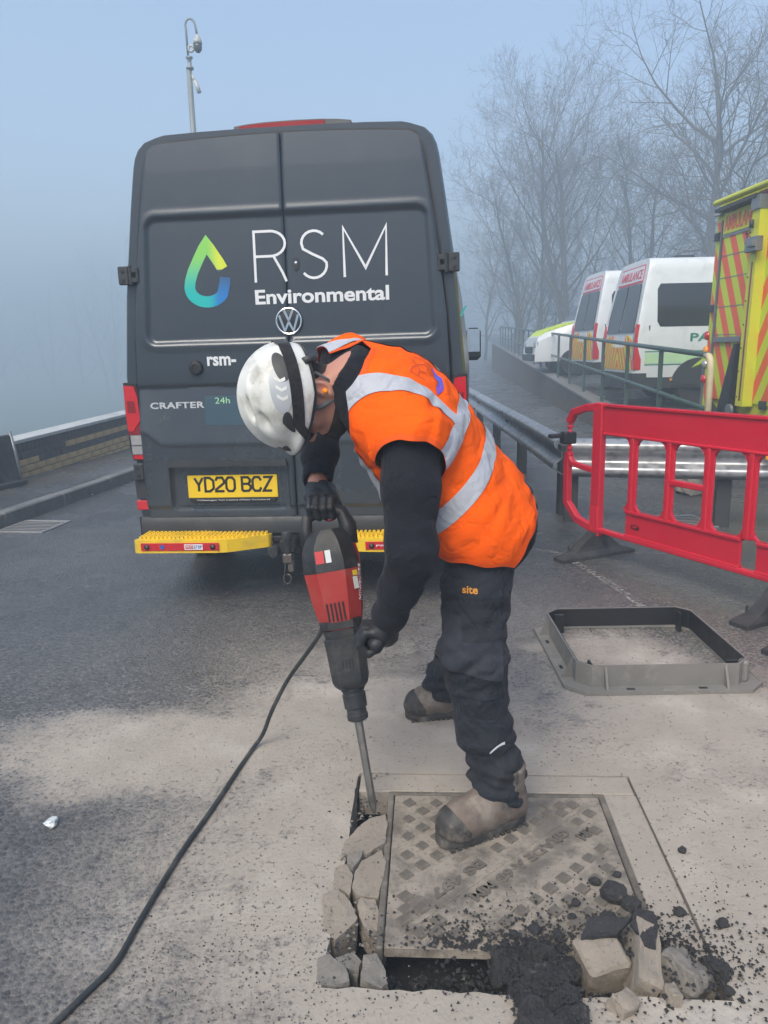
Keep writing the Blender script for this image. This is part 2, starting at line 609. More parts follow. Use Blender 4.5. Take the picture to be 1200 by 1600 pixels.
# the road: one sheet with a square pit round the cover; its near and left edges are broken out
def pit_loop():
    pts = []
    rr = random.Random(3)
    def side(a, b, n, j):
        for i in range(n):
            t = i / n
            x = a[0] + (b[0] - a[0]) * t; y = a[1] + (b[1] - a[1]) * t
            k = j if 0 < i else 0
            pts.append((x + rr.uniform(-k, k), y + rr.uniform(-k, k)))
    side((-.452, .455), (-.462, -.45), 26, .007)
    side((-.462, -.45), (.455, -.455), 26, .005)
    side((.455, -.455), (.452, .456), 1, 0)
    side((.452, .456), (-.452, .455), 1, 0)
    return pts
loop = pit_loop()
bm = bmesh.new()
outer = [(wall_x(-25) - .1, -25), (60, -25), (60, 75), (wall_x(75) - .1, 75)]
ov = [bm.verts.new((x, y, 0)) for x, y in outer]
iv = [bm.verts.new(mh(x, y, 0)) for x, y in loop]
es = [bm.edges.new((ov[i], ov[(i + 1) % 4])) for i in range(4)] + [bm.edges.new((iv[i], iv[(i + 1) % len(iv)])) for i in range(len(iv))]
bmesh.ops.triangle_fill(bm, use_beauty=True, use_dissolve=False, edges=es)
for f in bm.faces:
    if f.normal.z < 0: f.normal_flip()
bot = [bm.verts.new((v.co.x, v.co.y, -.13)) for v in iv]
for i in range(len(iv)):
    j = (i + 1) % len(iv)
    bm.faces.new((iv[i], iv[j], bot[j], bot[i]))
me = bpy.data.meshes.new('road')
bm.to_mesh(me); bm.free()
me.materials.append(M['road'])
road = kind(link('road', me), 'structure')
kind(MB().add([mh(x * 1.02, y * 1.02, -.125) for x, y in ((-.46, -.46), (.46, -.46), (.46, .46), (-.46, .46))], [(0, 1, 2, 3)]).build('pit_floor', M['pit'], road), 'structure')

# falling land beyond the left wall, and everything out to where the fog closes
g = MB()
N = 60
for i in range(N + 1):
    for j in range(N + 1):
        x = -300 + 600 * (i / N); y = -300 + 600 * (j / N)
        x = math.copysign(abs(x / 300) ** 1.8 * 300, x); y = math.copysign(abs(y / 300) ** 1.8 * 300, y)
        d = wall_x(y) - x - 1.0
        k = min(1, max(0, d / 45)); k = k * k * (3 - 2 * k)
        z = -0.35 - 6.5 * k + vnoise((x, y, 0), .05) * 0.4 * k
        if y > 80: z -= 0
        g.v.append((x, y, z))
for i in range(N):
    for j in range(N):
        a = i * (N + 1) + j
        g.f.append((a, a + N + 1, a + N + 2, a + 1))
kind(g.build('terrain', M['grass'], smooth=True), 'structure')

# pavement and kerb on the left
pv = MB()
ys = [-25, 0, 5, 8, 12, 20, 40, 75]
pv.loft([[(wall_x(y), y, .12), (kerb_x(y) - .12, y, .12)] for y in ys], closed=False)
pavement = kind(pv.build('pavement', M['asphalt2']), 'structure')
kerb = bpy.data.objects.new('kerb', None); col.objects.link(kerb); kind(kerb, 'structure')
ks = MB().box((0, .455, .045), (.125, .905, .15), ch=.012).mesh('kerb_stone', M['kerb'])
kdir = math.atan2(.1556, 1)
for i in range(34):
    y = 1.0 + i * .914 * math.cos(kdir)
    m = Matrix.Translation((kerb_x(y) - .06, y, rng.uniform(-.003, .003))) @ Matrix.Rotation(-kdir + rng.uniform(-.004, .004), 4, 'Z')
    link('kerb_stone', ks, kerb, m)

# ------------------------------------------------------------------ left brick wall, every brick a piece
M['brick_dark'] = plain('dark_brick', (0.060, 0.052, 0.055), 0.55, var=0.45, vscale=11, bump=0.4, bscale=120, dirt=(0.10, 0.09, 0.085))
M['brick_buff'] = plain('buff_brick', (0.56, 0.39, 0.18), 0.75, var=0.3, vscale=9, bump=0.45, bscale=120, dirt=(0.13, 0.10, 0.06), dirt_amt=0.6, dscale=5)
M['mortar'] = plain('mortar', (0.12, 0.115, 0.10), 0.9, var=0.3, bump=0.3)
wdir = math.atan2(.1555, 1)
bw_root = empty('brick_wall', 'low brick wall of dark and buff courses along the pavement by the valley', 'wall', (wall_x(4), 4, 0), -wdir)
SL = 0.030                                        # the wall top climbs away from the camera
def wtop(s): return .375 + SL * min(s, 9.0)
core = MB()
core.loft([[(-.21, s, -.1), (-.012, s, -.1), (-.012, s, wtop(s) - .02), (-.21, s, wtop(s) - .02)] for s in (-8, 0, 9, 30, 60)])
core.build('wall_core', M['mortar'], bw_root)
cp = MB()
cp.loft([[(-.235, s, wtop(s) - .004), (.022, s, wtop(s) - .004), (.022, s, wtop(s) + .030), (-.235, s, wtop(s) + .036)] for s in (-8, 0, 9, 30, 60)])
cp.build('coping', M['coping'], bw_root)  # added slab, its light grey painting in sky reflected off the wet top
bd = MB().box((0, 0, 0), (.10, .212, .064), ch=.004).mesh('brick', M['brick_dark'])
bb = MB().box((0, 0, 0), (.10, .212, .064), ch=.004).mesh('brick', M['brick_buff'])
bs = MB().box((0, 0, 0), (.10, .066, .104), ch=.004).mesh('brick', M['brick_dark'])
rot = Matrix.Rotation(math.atan(SL), 4, 'X')
brr = random.Random(11)
for i in range(88):                               # brick on edge under the added pale slab
    s = 2.6 + i * .075
    link('brick', bs, bw_root, Matrix.Translation((-.052 + brr.uniform(0, .003), s, wtop(s) - .060)) @ rot)
for r_ in range(5):
    for i in range(33):
        s = 2.5 + i * .222 + (.111 if r_ % 2 else 0)
        z = wtop(s) - .118 - .037 - r_ * .0745
        if z < .085: continue
        seg = (s + r_ * .11) % 4.4
        dark = (r_ == 0 and not 5.2 < s < 7.4) or (r_ == 1 and s > 4.75)
        link('brick', bd if dark else bb, bw_root, Matrix.Translation((-.053 + brr.uniform(0, .004), s, z)) @ rot)

# ------------------------------------------------------------------ gully grates
def grate(name, label, c, rz, w, d, n):
    o = empty(name, label, 'drain grate', (c[0], c[1], 0), rz, 'gully grates in the road')
    f = MB()
    for sx in (-1, 1): f.box((sx * (w / 2 - .012), 0, .003), (.024, d, .012), ch=.003)
    for sy in (-1, 1): f.box((0, sy * (d / 2 - .012), .003), (w - .05, .024, .012), ch=.003)
    f.build('frame', M['steel_grate'], o)
    MB().box((0, 0, -.0005), (w - .03, d - .03, .006)).build('sump', M['pit'], o)
    b = MB().box((0, 0, 0), (w - .05, .020, .003), ch=.001).mesh('bar', M['steel_grate'])
    for i in range(n):
        link('bar', b, o, Matrix.Translation((0, -d / 2 + .035 + (d - .07) * i / (n - 1), .0048)))
    return o
grate('gully_grate', 'iron gully grate in the road by the left kerb', (-2.98, 6.38), R(-9), .43, .44, 8)
grate('gully_grate', 'iron gully grate behind the red barrier, under the crash barrier', (2.38, 6.05), R(4), .45, .45, 8)

# ------------------------------------------------------------------ car park, its retaining wall and railing
t = NT('retaining_brick')
br = t.n('TexBrick')
mp = t.n('Mapping'); t.put(mp.inputs['Vector'], t.co()); mp.inputs['Rotation'].default_value = (R(90), 0, R(90))
sx_ = t.xyz()
cb = t.n('CombineXYZ'); t.put(cb.inputs[0], sx_[1]); t.put(cb.inputs[1], sx_[2])
t.put(br.inputs['Vector'], cb.outputs[0])
br.inputs['Scale'].default_value = 1.0; br.inputs['Brick Width'].default_value = .225; br.inputs['Row Height'].default_value = .075; br.inputs['Mortar Size'].default_value = .006
br.inputs['Color1'].default_value = (.060, .042, .032, 1); br.inputs['Color2'].default_value = (.105, .076, .055, 1); br.inputs['Mortar'].default_value = (.10, .095, .09, 1)
cc = t.mix(t.ramp(t.noise(1.1, 5, .65), .4, .75, 0, .6), br.outputs['Color'], (.05, .045, .045))
M['ret'] = t.set(color=cc, rough=.75, normal=t.bump(br.outputs['Fac'], .6, -.006))
pk = MB()
yy = [7.45, 10, 14, 20, 30, 45, 75]
pk.loft([[(rail_x(y) + .1, y, park_z(y)), (58, y, park_z(y))] for y in yy], closed=False)
pk.add([(rail_x(7.45) + .1, 7.45, -.05), (58, 7.45, -.05), (58, 7.45, park_z(7.45)), (rail_x(7.45) + .1, 7.45, park_z(7.45))], [(0, 1, 2, 3)])
kind(pk.build('car_park', M['park']), 'structure')
for (y, x0, x1) in ((11.3, 4.3, 9.2), (14.55, 4.5, 9.4), (17.8, 4.8, 9.6), (21.0, 5.0, 9.8)):
    l = MB(); l.add([(x0, y - .05, park_z(y - .05) + .004), (x1, y - .05, park_z(y - .05) + .004), (x1, y + .05, park_z(y + .05) + .004), (x0, y + .05, park_z(y + .05) + .004)], [(0, 1, 2, 3)])
    kind(l.build('bay_marking', M['white_line']), 'structure')
rw = empty('retaining_wall', 'dark brick retaining wall with stone coping holding up the car park', 'wall', (rail_x(7.45), 7.45, 0), -math.atan(.089))
core = MB()
L = [0, 5, 12, 22, 40]
core.loft([[(-.14, s, -.05), (.10, s, -.05), (.10, s, park_z(7.45 + s) + .02), (-.14, s, park_z(7.45 + s) + .02)] for s in L])
core.build('wall_core', M['ret'], rw)
cpm = MB().box((0, .45, 0), (.29, .895, .055), ch=.008).mesh('coping_stone', M['kerb'])
for i in range(42):
    s = i * .905
    link('coping_stone', cpm, rw, Matrix.Translation((-.02, s, park_z(7.45 + s) + .045 + .001)) @ Matrix.Rotation(math.atan(.0356), 4, 'X'))

M['green_paint'] = plain('green_railing_paint', (0.045, 0.085, 0.075), 0.4, var=0.25, vscale=6, dirt=(0.10, 0.11, 0.10), dirt_amt=.4)
M['cream_paint'] = plain('cream_paint', (0.62, 0.53, 0.33), 0.45, var=0.1, dirt=(0.30, 0.24, 0.15))
rl = empty('railing', 'green steel tube railing with a cream end post along the car park edge', 'railing', (rail_x(7.9), 7.9, 0), -math.atan(.089))
def rz_(s): return 1.285 + s * .0345
for h, r_ in ((0, .03), (-.545, .027)):
    MB().tube([(0, s, rz_(s) + h) for s in (.12 if h == 0 else .03, 3, 8, 14, 20, 28, 34)], r_, 10).build('rail', M['green_paint'], rl, True)
for i in range(18):
    s = 1.9 + i * 1.87
    if s > 34: break
    MB().box((0, s, rz_(s) - .56), (.05, .05, 1.13), ch=.005).build('post', M['green_paint'], rl)
MB().tube([(0, .16, rz_(0) - .0), (0, .07, rz_(0) - .01), (0, .012, rz_(0) - .06), (0, 0, rz_(0) - .14), (0, 0, .20)], .034, 12).build('end_post', M['cream_paint'], rl, True)

# ------------------------------------------------------------------ galvanised crash barrier
t = NT('galvanised_steel')
c = t.mix(t.ramp(t.vor(16, out='Distance'), .1, .6), (.30, .31, .32), (.46, .47, .48))
c = t.mix(t.ramp(t.noise(3, 6, .7), .5, .8, 0, .7), c, (.17, .17, .17))
M['galv'] = t.set(color=c, metal=.75, rough=t.ramp(t.noise(9, 5), .3, .7, .32, .6), normal=t.bump(t.noise(14, 4), .08, .01))
M['dark_steel'] = plain('weathered_steel_post', (0.055, 0.06, 0.062), 0.6, 0.3, var=.3, vscale=10, bump=.2)
M['black_rubber'] = plain('black_rubber', (0.028, 0.029, 0.031), 0.65, var=.25, vscale=14, bump=.2, bscale=200, dirt=(.12, .11, .10), dirt_amt=.45, dscale=7)
WP = [(-.005, -.155), (-.02, -.150), (-.082, -.118), (-.082, -.072), (-.018, -.030), (-.018, .030), (-.082, .072), (-.082, .118), (-.02, .150), (-.005, .155)]
def round_prof(p, n=3):
    out = []
    for i in range(len(p)):
        if i in (0, len(p) - 1): out.append(p[i]); continue
        a, b, c_ = Vector(p[i - 1]), Vector(p[i]), Vector(p[i + 1])
        k = min(.016, (a - b).length * .4, (c_ - b).length * .4)
        q0, q1 = b + (a - b).normalized() * k, b + (c_ - b).normalized() * k
        for j in range(n + 1):
            u = j / n
            out.append(tuple(q0 * (1 - u) ** 2 + b * 2 * u * (1 - u) + q1 * u * u))
    return out
WPR = round_prof(WP)
def armco(name, label, a, b, ztop, lens, posts, flip=1):
    a, b = Vector(a), Vector(b)
    d = (b - a); L = d.length; d.normalize()
    o = empty(name, label, 'crash barrier', (a.x, a.y, 0), math.atan2(d.y, d.x), 'crash barrier runs')
    zc = ztop - .155
    s = 0; i = 0
    while s < L - .01:
        e = min(L, s + lens)
        off = .004 * (i % 2)
        pr = WPR + [(u + .004, v) for (u, v) in reversed(WPR)]
        MB().loft([[(x, flip * (u - off), zc + v) for (u, v) in pr] for x in (s - (.16 if i else 0), e)]).build('rail', M['galv'], o, True, auto=40)
        for dz in (-.10, .10, 0):
            for dx in (.06, .2):
                bx = e - dx
                MB().lathe([(.0, 0), (.017, 0), (.015, .006), (.0, .010)], 8, Matrix.Translation((bx, flip * (-.086 if dz else -.024), zc + dz)) @ Matrix.Rotation(R(90) * flip, 4, 'X')).build('bolt', M['dark_steel'], o)
        s = e; i += 1
    for p in posts:
        MB().box((p, flip * .07, .29), (.11, .10, .62), ch=.006).build('post', M['dark_steel'], o)
    return o
armco('crash_barrier', 'galvanised crash barrier running away between the van and the retaining wall', (1.465, 6.16), (1.75, 22), .70, 3.2, [.3, 2.5, 4.7, 6.9, 9.1, 11.3], -1)
arm2 = armco('crash_barrier', 'galvanised crash barrier crossing behind the red plastic barrier', (1.50, 6.12), (6.6, 4.78), .69, 3.2, [.02, 1.17, 3.3], 1)
M['orange_refl'] = plain('orange_reflector', (0.85, 0.33, 0.02), .35)
tag(MB().box((0, 0, 0), (.17, .012, .065), ch=.003).build('hazard_plate', M['orange_refl'], loc=(2.93, 5.64, .585)), 'small orange reflector plate fixed on the crossing crash barrier', 'reflector')
bpy.data.objects['hazard_plate'].rotation_euler.z = math.atan2(-.25, .967)

# ------------------------------------------------------------------ camera mast beyond the left wall
M['mast'] = plain('grey_mast_paint', (0.22, 0.25, 0.25), .5, .3, var=.12)
M['dome_glass'] = plain('smoked_dome', (0.05, 0.055, 0.06), .15, var=.05)
ms = empty('camera_mast', 'slim grey mast with hooked arm and dome camera beyond the van', 'mast', (-3.72, 17, -.6))
MB().tube([(0, 0, -.4), (-.005, 0, 3), (-.02, 0, 7.62)], [.085, .075, .055], 12).build('pole', M['mast'], ms, True)
MB().lathe([(.075, 7.60), (.075, 7.64), (.04, 7.66), (.04, 7.78), (.07, 7.80), (.07, 7.83), (.03, 7.84)], 14).build('collar', M['mast'], ms, True)
MB().tube([(-.02, 0, 7.8), (-.03, 0, 8.35)] + [(.06 - .10 * math.cos(R(a)), 0, 8.38 + .14 * math.sin(R(a))) for a in range(10, 170, 16)] + [(.172, 0, 8.32), (.185, 0, 8.22)], .022, 8).build('hooked_arm', M['mast'], ms, True)
dm = MB().lathe([(.02, 8.24), (.05, 8.20), (.085, 8.12), (.09, 8.06)], 16, Matrix.Translation((.187, 0, 0))).build('camera_housing', M['coping'], ms, True)
MB().lathe([(.082, 8.065), (.085, 8.0), (.07, 7.94), (.03, 7.90), (.0, 7.895)], 16, Matrix.Translation((.187, 0, 0))).build('dome', M['dome_glass'], dm, True)
MB().tube([(.045 + .05 * math.cos(R(a)), .0, 7.98 + .055 * math.sin(R(a))) for a in range(0, 361, 24)], .025, 6).build('cable_coil', M['coping'], ms, True)
MB().tube([(.03, 0, 7.5), (.09, -.02, 7.36)], .025, 8).tube([(.09, -.02, 7.38), (.17, -.04, 7.16)], .042, 10).build('fixed_camera', M['coping'], ms, True)

# ------------------------------------------------------------------ bare trees
M['bark'] = plain('winter_bark', (0.085, 0.075, 0.062), .9, var=.35, vscale=6, bump=.6, bscale=30)
M['twig'] = plain('winter_twigs', (0.095, 0.080, 0.066), .9, var=.25, vscale=2)
class Branches:
    def __init__(s, seed):
        s.V, s.Q, s.n, s.r = [], [], 0, np.random.RandomState(seed)
        s.thin = (.34, .5)
    def tube(s, pts, r0, r1, sides):
        pts = np.asarray(pts); k = len(pts)
        T = np.gradient(pts, axis=0); T /= np.linalg.norm(T, axis=1)[:, None] + 1e-9
        ref = np.array([.3, .2, .93]) if abs(T[0, 2]) < .8 else np.array([1., .1, 0])
        A = np.cross(T, ref); A /= np.linalg.norm(A, axis=1)[:, None] + 1e-9
        B = np.cross(T, A)
        rad = np.linspace(r0, r1, k)[:, None, None]
        an = np.arange(sides) * 2 * np.pi / sides
        ring = pts[:, None, :] + rad * (A[:, None, :] * np.cos(an)[None, :, None] + B[:, None, :] * np.sin(an)[None, :, None])
        i, j = np.meshgrid(np.arange(k - 1), np.arange(sides), indexing='ij')
        a = s.n + i * sides + j; b = s.n + i * sides + (j + 1) % sides
        s.Q.append(np.stack([a, b, b + sides, a + sides], -1).reshape(-1, 4))
        s.V.append(ring.reshape(-1, 3)); s.n += k * sides
    def path(s, p, d, L, k, wander, lift):
        pts = [np.array(p, float)]; d = np.array(d, float); d /= np.linalg.norm(d)
        for i in range(k):
            d = d + s.r.normal(0, wander, 3) + np.array([0, 0, lift])
            d /= np.linalg.norm(d)
            pts.append(pts[-1] + d * L / k)
        return np.array(pts), d
    def grow(s, p, d, L, r, lev, maxlev, kids, spread, lift, start=.25):
        k = max(2, 6 - lev)
        pts, dd = s.path(p, d, L, k, .10 + .04 * lev, lift)
        s.tube(pts, r, max(.0045, r * (.30 if lev == 0 else .14)), 7 if lev == 0 else (5 if lev == 1 else 3))
        if lev >= maxlev: return
        n = kids[lev]
        az = s.r.uniform(0, 6.28)
        for i in range(n):
            u = start + (1 - start) * (i + s.r.uniform(0, .9)) / n
            u = min(u, .99)
            f = u * k; a = int(f); q = pts[a] + (pts[min(a + 1, k)] - pts[a]) * (f - a)
            t = pts[min(a + 1, k)] - pts[a]; t /= np.linalg.norm(t)
            az += 2.4 + s.r.normal(0, .4)
            o = np.cross(t, [0, 0, 1.]) if abs(t[2]) < .95 else np.array([1., 0, 0])
            o /= np.linalg.norm(o); o2 = np.cross(t, o)
            side = o * math.cos(az) + o2 * math.sin(az)
            an = spread[lev] * s.r.uniform(.7, 1.25)
            nd = t * math.cos(an) + side * math.sin(an)
            s.grow(q, nd, L * s.r.uniform(.42, .68) * (1.15 - .5 * u), max(.005, r * (1 - .6 * u) * s.r.uniform(*s.thin)), lev + 1, maxlev, kids, spread, lift, .18)
def tree(label, base, H, r, seed, lean=(0, 0), stems=1, kids=(11, 7, 6, 5), spread=(.75, .7, .7, .7), lift=.05, start=.25, maxlev=4, thin=(.34, .5)):
    o = empty('bare_tree', label, 'tree', base, 0, 'bare trees beyond the car park')
    B = Branches(seed); B.thin = thin
    for k in range(stems):
        a = k * 6.28 / max(1, stems) + seed
        off = (.25 * math.cos(a), .25 * math.sin(a)) if stems > 1 else (0, 0)
        d = (lean[0] + off[0] * .5, lean[1] + off[1] * .5, 1)
        B.grow((off[0], off[1], -.3), d, H * (1 - .12 * k), r, 0, maxlev, kids, spread, lift, start)
    # first tube of each stem is the trunk: split it off
    np_mesh('trunk', B.V[0], B.Q[0] - B.Q[0].min(), M['bark'], o)
    V = np.concatenate(B.V[1:]); Q = np.concatenate(B.Q[1:]) - len(B.V[0])
    np_mesh('crown', V, Q, M['twig'], o)
    return o
TZ = park_z(28)
tree('largest bare tree, spreading crown above the yellow ambulance', (15.3, 34.80, 0.81), 12.5, 0.251, 8, (-.04, 0), 2, (13, 9, 7, 5), (.85, .75, .7, .7), .045, .22, thin=(.48, .64))
tree('tall slim bare tree behind the farther white ambulance', (10.15, 42.05, 0.67), 12.1, 0.177, 21, (-.02, 0), 2, (17, 7, 6, 5), (.6, .65, .7, .7), .09, .2)
tree('bare tree between the tall slim tree and the spreading tree', (13.05, 40.60, 0.67), 9.5, 0.146, 33, (.03, 0), 2, (14, 7, 6, 4), (.65, .7, .7, .7), .07, .2)
tree('thin bare tree left of the tall slim tree, beyond the railing end', (8.70, 44.95, 0.67), 9.3, 0.125, 47, (-.06, 0), 2, (15, 7, 5, 4), (.65, .7, .7, .7), .08, .15)
tree('faint bare tree nearest the van mirror, deep in the fog', (8.12, 60.90, 0.67), 7.6, 0.125, 52, (0, 0), 1, (12, 6, 5, 3), (.65, .7, .7, .7), .06, .15)
tree('bare tree at the right frame edge behind the spreading tree', (21.02, 39.15, 0.81), 13.7, 0.209, 64, (.02, 0), 1, (12, 7, 5, 4), (.8, .75, .7, .7), .04, .25)
# scrub under the trees and the wood down in the valley: masses nobody could count
def thicket(name, label, spots, seed, mat, kids=(9, 5, 4), spread=(.6, .7, .7)):
    B = Branches(seed)
    for (x, y, z, h) in spots:
        B.grow((x, y, z), (B.r.normal(0, .12), B.r.normal(0, .12), 1), h, h * .016, 0, len(kids), kids, spread, .07, .1)
    o = np_mesh(name, np.concatenate(B.V), np.concatenate(B.Q), mat)
    o['label'] = label; o['category'] = 'scrub'
    return kind(o, 'stuff')
sr = random.Random(9)
thicket('scrub', 'bare scrub thicket behind the parked ambulances', [(sr.uniform(7, 25), sr.uniform(45, 58), .8, sr.uniform(3.2, 6.2)) for _ in range(46)], 71, M['twig'], (9, 6, 4))
thicket('valley_woods', 'bare woods lost in the fog beyond the left wall', [(sr.uniform(-150, -25), sr.uniform(140, 190), -7, sr.uniform(18, 28)) for _ in range(30)], 72, M['twig'], (10, 6, 4))
# ------------------------------------------------------------------ the work van
t = NT('van_paint')
dz = t.xyz()[2]
film = t.ramp(t.noise(2.3, 7, .7), .35, .8, 0, .30)
low = t.ramp(dz, .3, 1.3, .35, .0)
streak = t.n('TexNoise'); mp = t.n('Mapping'); t.put(mp.inputs['Vector'], t.co()); mp.inputs['Scale'].default_value = (5, 5, 1.2)
t.put(streak.inputs['Vector'], mp.outputs[0]); streak.inputs['Scale'].default_value = 1.5; streak.inputs['Detail'].default_value = 6
gr = t.math('MULTIPLY', t.math('ADD', film, low, True), t.ramp(streak.outputs['Fac'], .2, .8, .35, .9))
cc = t.mix(gr, (.034, .045, .058), (.078, .084, .090))
M['van'] = t.set(color=cc, rough=t.ramp(gr, 0, .5, .20, .45), metal=.25, coat=.35, spec=.5)
t.b.inputs['Coat Roughness'].default_value = .18
M['trim'] = plain('grey_plastic_trim', (.026, .029, .032), .5, var=.2, vscale=9, bump=.12, bscale=400, dirt=(.085, .08, .075), dirt_amt=.35)
M['black'] = plain('black_plastic', (.012, .012, .013), .45, var=.2, rvar=.12)
M['chrome'] = plain('chrome', (.75, .77, .8), .12, 1.0, var=.04, rvar=.06)
M['silver'] = plain('bright_silver', (.62, .64, .66), .3, .35, var=.05)
M['vinyl_white'] = plain('white_vinyl', (.72, .74, .76), .45, var=.05, dirt=(.45, .46, .47), dirt_amt=.3)
M['yellow_step'] = plain('yellow_step_plastic', (.80, .53, .015), .5, var=.08, dirt=(.33, .24, .06), dirt_amt=.45, dscale=7)
M['red_strip'] = plain('red_reflective', (.50, .012, .02), .3, var=.1)
M['red_lens'] = plain('red_lens', (.52, .010, .018), .12, var=.15, vscale=30, coat=.6)
M['dark_red_lens'] = plain('dark_red_lens', (.22, .006, .012), .12, var=.15, coat=.6)
M['roof_red'] = plain('dull_red_lens', (.22, .010, .014), .5, var=.2, spec=.12)
M['clear_lens'] = plain('clear_lens', (.42, .42, .43), .15, .4, var=.25, vscale=40, coat=.6)
M['plate_yellow'] = plain('plate_yellow', (.82, .56, .012), .35, var=.04, dirt=(.5, .35, .05), dirt_amt=.3)
M['plate_black'] = plain('plate_black', (.012, .012, .012), .4)
M['blue_panel'] = plain('blue_vinyl', (.018, .055, .085), .4, var=.08)
M['mint'] = plain('mint_vinyl', (.38, .72, .42), .45)
M['sky_blue'] = plain('blue_print', (.03, .10, .40), .4)
M['tyre'] = plain('tyre_rubber', (.018, .018, .019), .8, var=.3, bump=.3)
M['rust_metal'] = plain('dull_steel', (.16, .145, .13), .5, .7, var=.35, vscale=20, bump=.3, dirt=(.08, .05, .03))
M['alu'] = plain('aluminium', (.5, .5, .5), .35, .9, var=.15)
t = NT('drop_gradient')
x_, y_, z_ = t.xyz()
g1 = t.mix(t.ramp(z_, 1.74, 1.97), (.0, .42, .40), (.22, .58, .10))
g2 = t.mix(t.ramp(x_, -.45, -.37), g1, t.mix(t.ramp(z_, 1.70, 1.88), (.005, .17, .50), (.03, .07, .14)))
low_ = t.ramp(z_, 1.88, 1.865)
c = t.mix(t.ramp(z_, 1.862, 1.87), g2, t.mix(t.ramp(x_, -.44, -.36), g1, (.62, .70, .03)))
M['drop'] = t.set(color=c, rough=.4)

def interp(tab, z):
    if z <= tab[0][0]: return tab[0][1]
    for (a, b), (c_, d) in zip(tab[:-1], tab[1:]):
        if z <= c_: return b + (d - b) * (z - a) / (c_ - a)
    return tab[-1][1]
def sst(a, b, x):
    k = min(1, max(0, (x - a) / (b - a)))
    return k * k * (3 - 2 * k)
van = empty('work_van', 'dark grey high roof panel van with drop logo, parked ahead of the worker', 'van', (-.486, 4.35, 0), -R(5.5))
van.rotation_euler = (0, -R(.6), -R(5.5))
def lean(z): return .05 * max(0, z - 1.3) ** 1.2 + .03 * max(0, z - 2.38)
HW = [(.36, .93), (.5, .955), (.8, .957), (1.3, .966), (1.75, .928), (1.86, .914), (2.2, .870), (2.42, .838), (2.49, .822), (2.535, .79), (2.562, .74), (2.575, .66)]
def van_section(y, inset, ztop=9, wid=0.0, zb=.36):
    half = []
    zs = [.36, .5, .8, 1.05, 1.3, 1.5, 1.75, 1.86, 2.05, 2.2, 2.35, 2.42, 2.47, 2.51, 2.545, 2.568, 2.578]
    for z in zs:
        w = interp(HW, z) - inset + wid * sst(2.4, 1.4, z) 
        zz = min(z, ztop - .001 * (2.6 - z)) if ztop < 9 else z
        if ztop < 9 and z > ztop: w = w * (1 - .25 * (z - ztop) / (2.6 - ztop))
        half.append((w, max(zz, zb)))
    tz = half[-1][1]
    half += [(.45, tz + .007), (.2, tz + .011)]
    return [(-w, y + (lean(z) if y < .3 else 0), z) for w, z in half] + [(w, y + (lean(z) if y < .3 else 0), z) for w, z in reversed(half)]
secs = [van_section(0, .016), van_section(.02, .004), van_section(.06, 0), van_section(.5, 0, wid=.015), van_section(1.2, 0, wid=.04), van_section(4.1, 0, wid=.04),
        van_section(4.5, .02, 2.45, .03), van_section(4.8, .05, 2.2, .02), van_section(5.15, .08, 1.75, .0), van_section(5.3, .09, 1.35), van_section(5.75, .12, 1.2), van_section(5.95, .22, 1.0)]
MB().loft(secs).build('body', M['van'], van, True, auto=38)
# black seal behind the doors
XE = [(.49, .880), (1.25, .881), (1.6, .866), (2.05, .812), (2.52, .742)]
def door_top(u):                                  # u: 0 at the seam, 1 at the outer edge
    z = 2.548 - .028 * u * u
    if u > .9:
        k = (u - .9) / .1
        z -= .075 * (1 - math.sqrt(max(0, 1 - k * k)))
    return z
def door_outline(g, sx, x0):
    pts = [(x0, .495 - g)]
    for k in range(14):
        z = .495 - g + (door_top(1) - .495 + g) * k / 13
        pts.append((interp(XE, z) + g, z))
    for k in range(1, 20):
        u = 1 - k / 19 * (1 - 0)
        z = door_top(u) + g
        pts.append((x0 + (interp(XE, min(z, 2.52)) + g - x0) * u, z))
    return [(sx * x, z) for x, z in pts]
for sx in (-1, 1):
    MB().prism(door_outline(.015, sx, 0), -.006, .01, lambda u, v, w: (u, w + lean(v), v)).build('door_seal', M['black'], van)
def door_depth(x, z):
    d = 0.0
    ax = abs(x)
    # long recessed panel over both doors
    xp = interp([(1.45, .800), (2.15, .762)], z)
    r_ = .05
    qx, qz = ax - xp + r_, abs(z - 1.812) - .332 + r_
    sd = math.hypot(max(qx, 0), max(qz, 0)) + min(max(qx, qz), 0) - r_
    d -= .016 * sst(.012, -.012, sd)
    d += .004 * sst(.055, .02, sd) * sst(-.01, .012, sd)
    d += .014 * sst(1.236, 1.252, z)
    cz = .918 + .075 * sst(-.74, -.87, x)
    d += .045 * min(1, max(0, (1.24 - z) / (1.24 - cz))) if z < 1.24 else 0
    d -= .006 * sst(cz, cz - .02, z)
    if -.76 < x < -.01 and .5 < z < .86:         # number plate recess, left door only
        qx, qz = abs(x + .385) - .345 + .03, abs(z - .675) - .132 + .03
        sd = math.hypot(max(qx, 0), max(qz, 0)) + min(max(qx, qz), 0) - .03
        d -= .040 * sst(.008, -.010, sd)
    d -= .012 * sst(.56, .545, z)
    return d
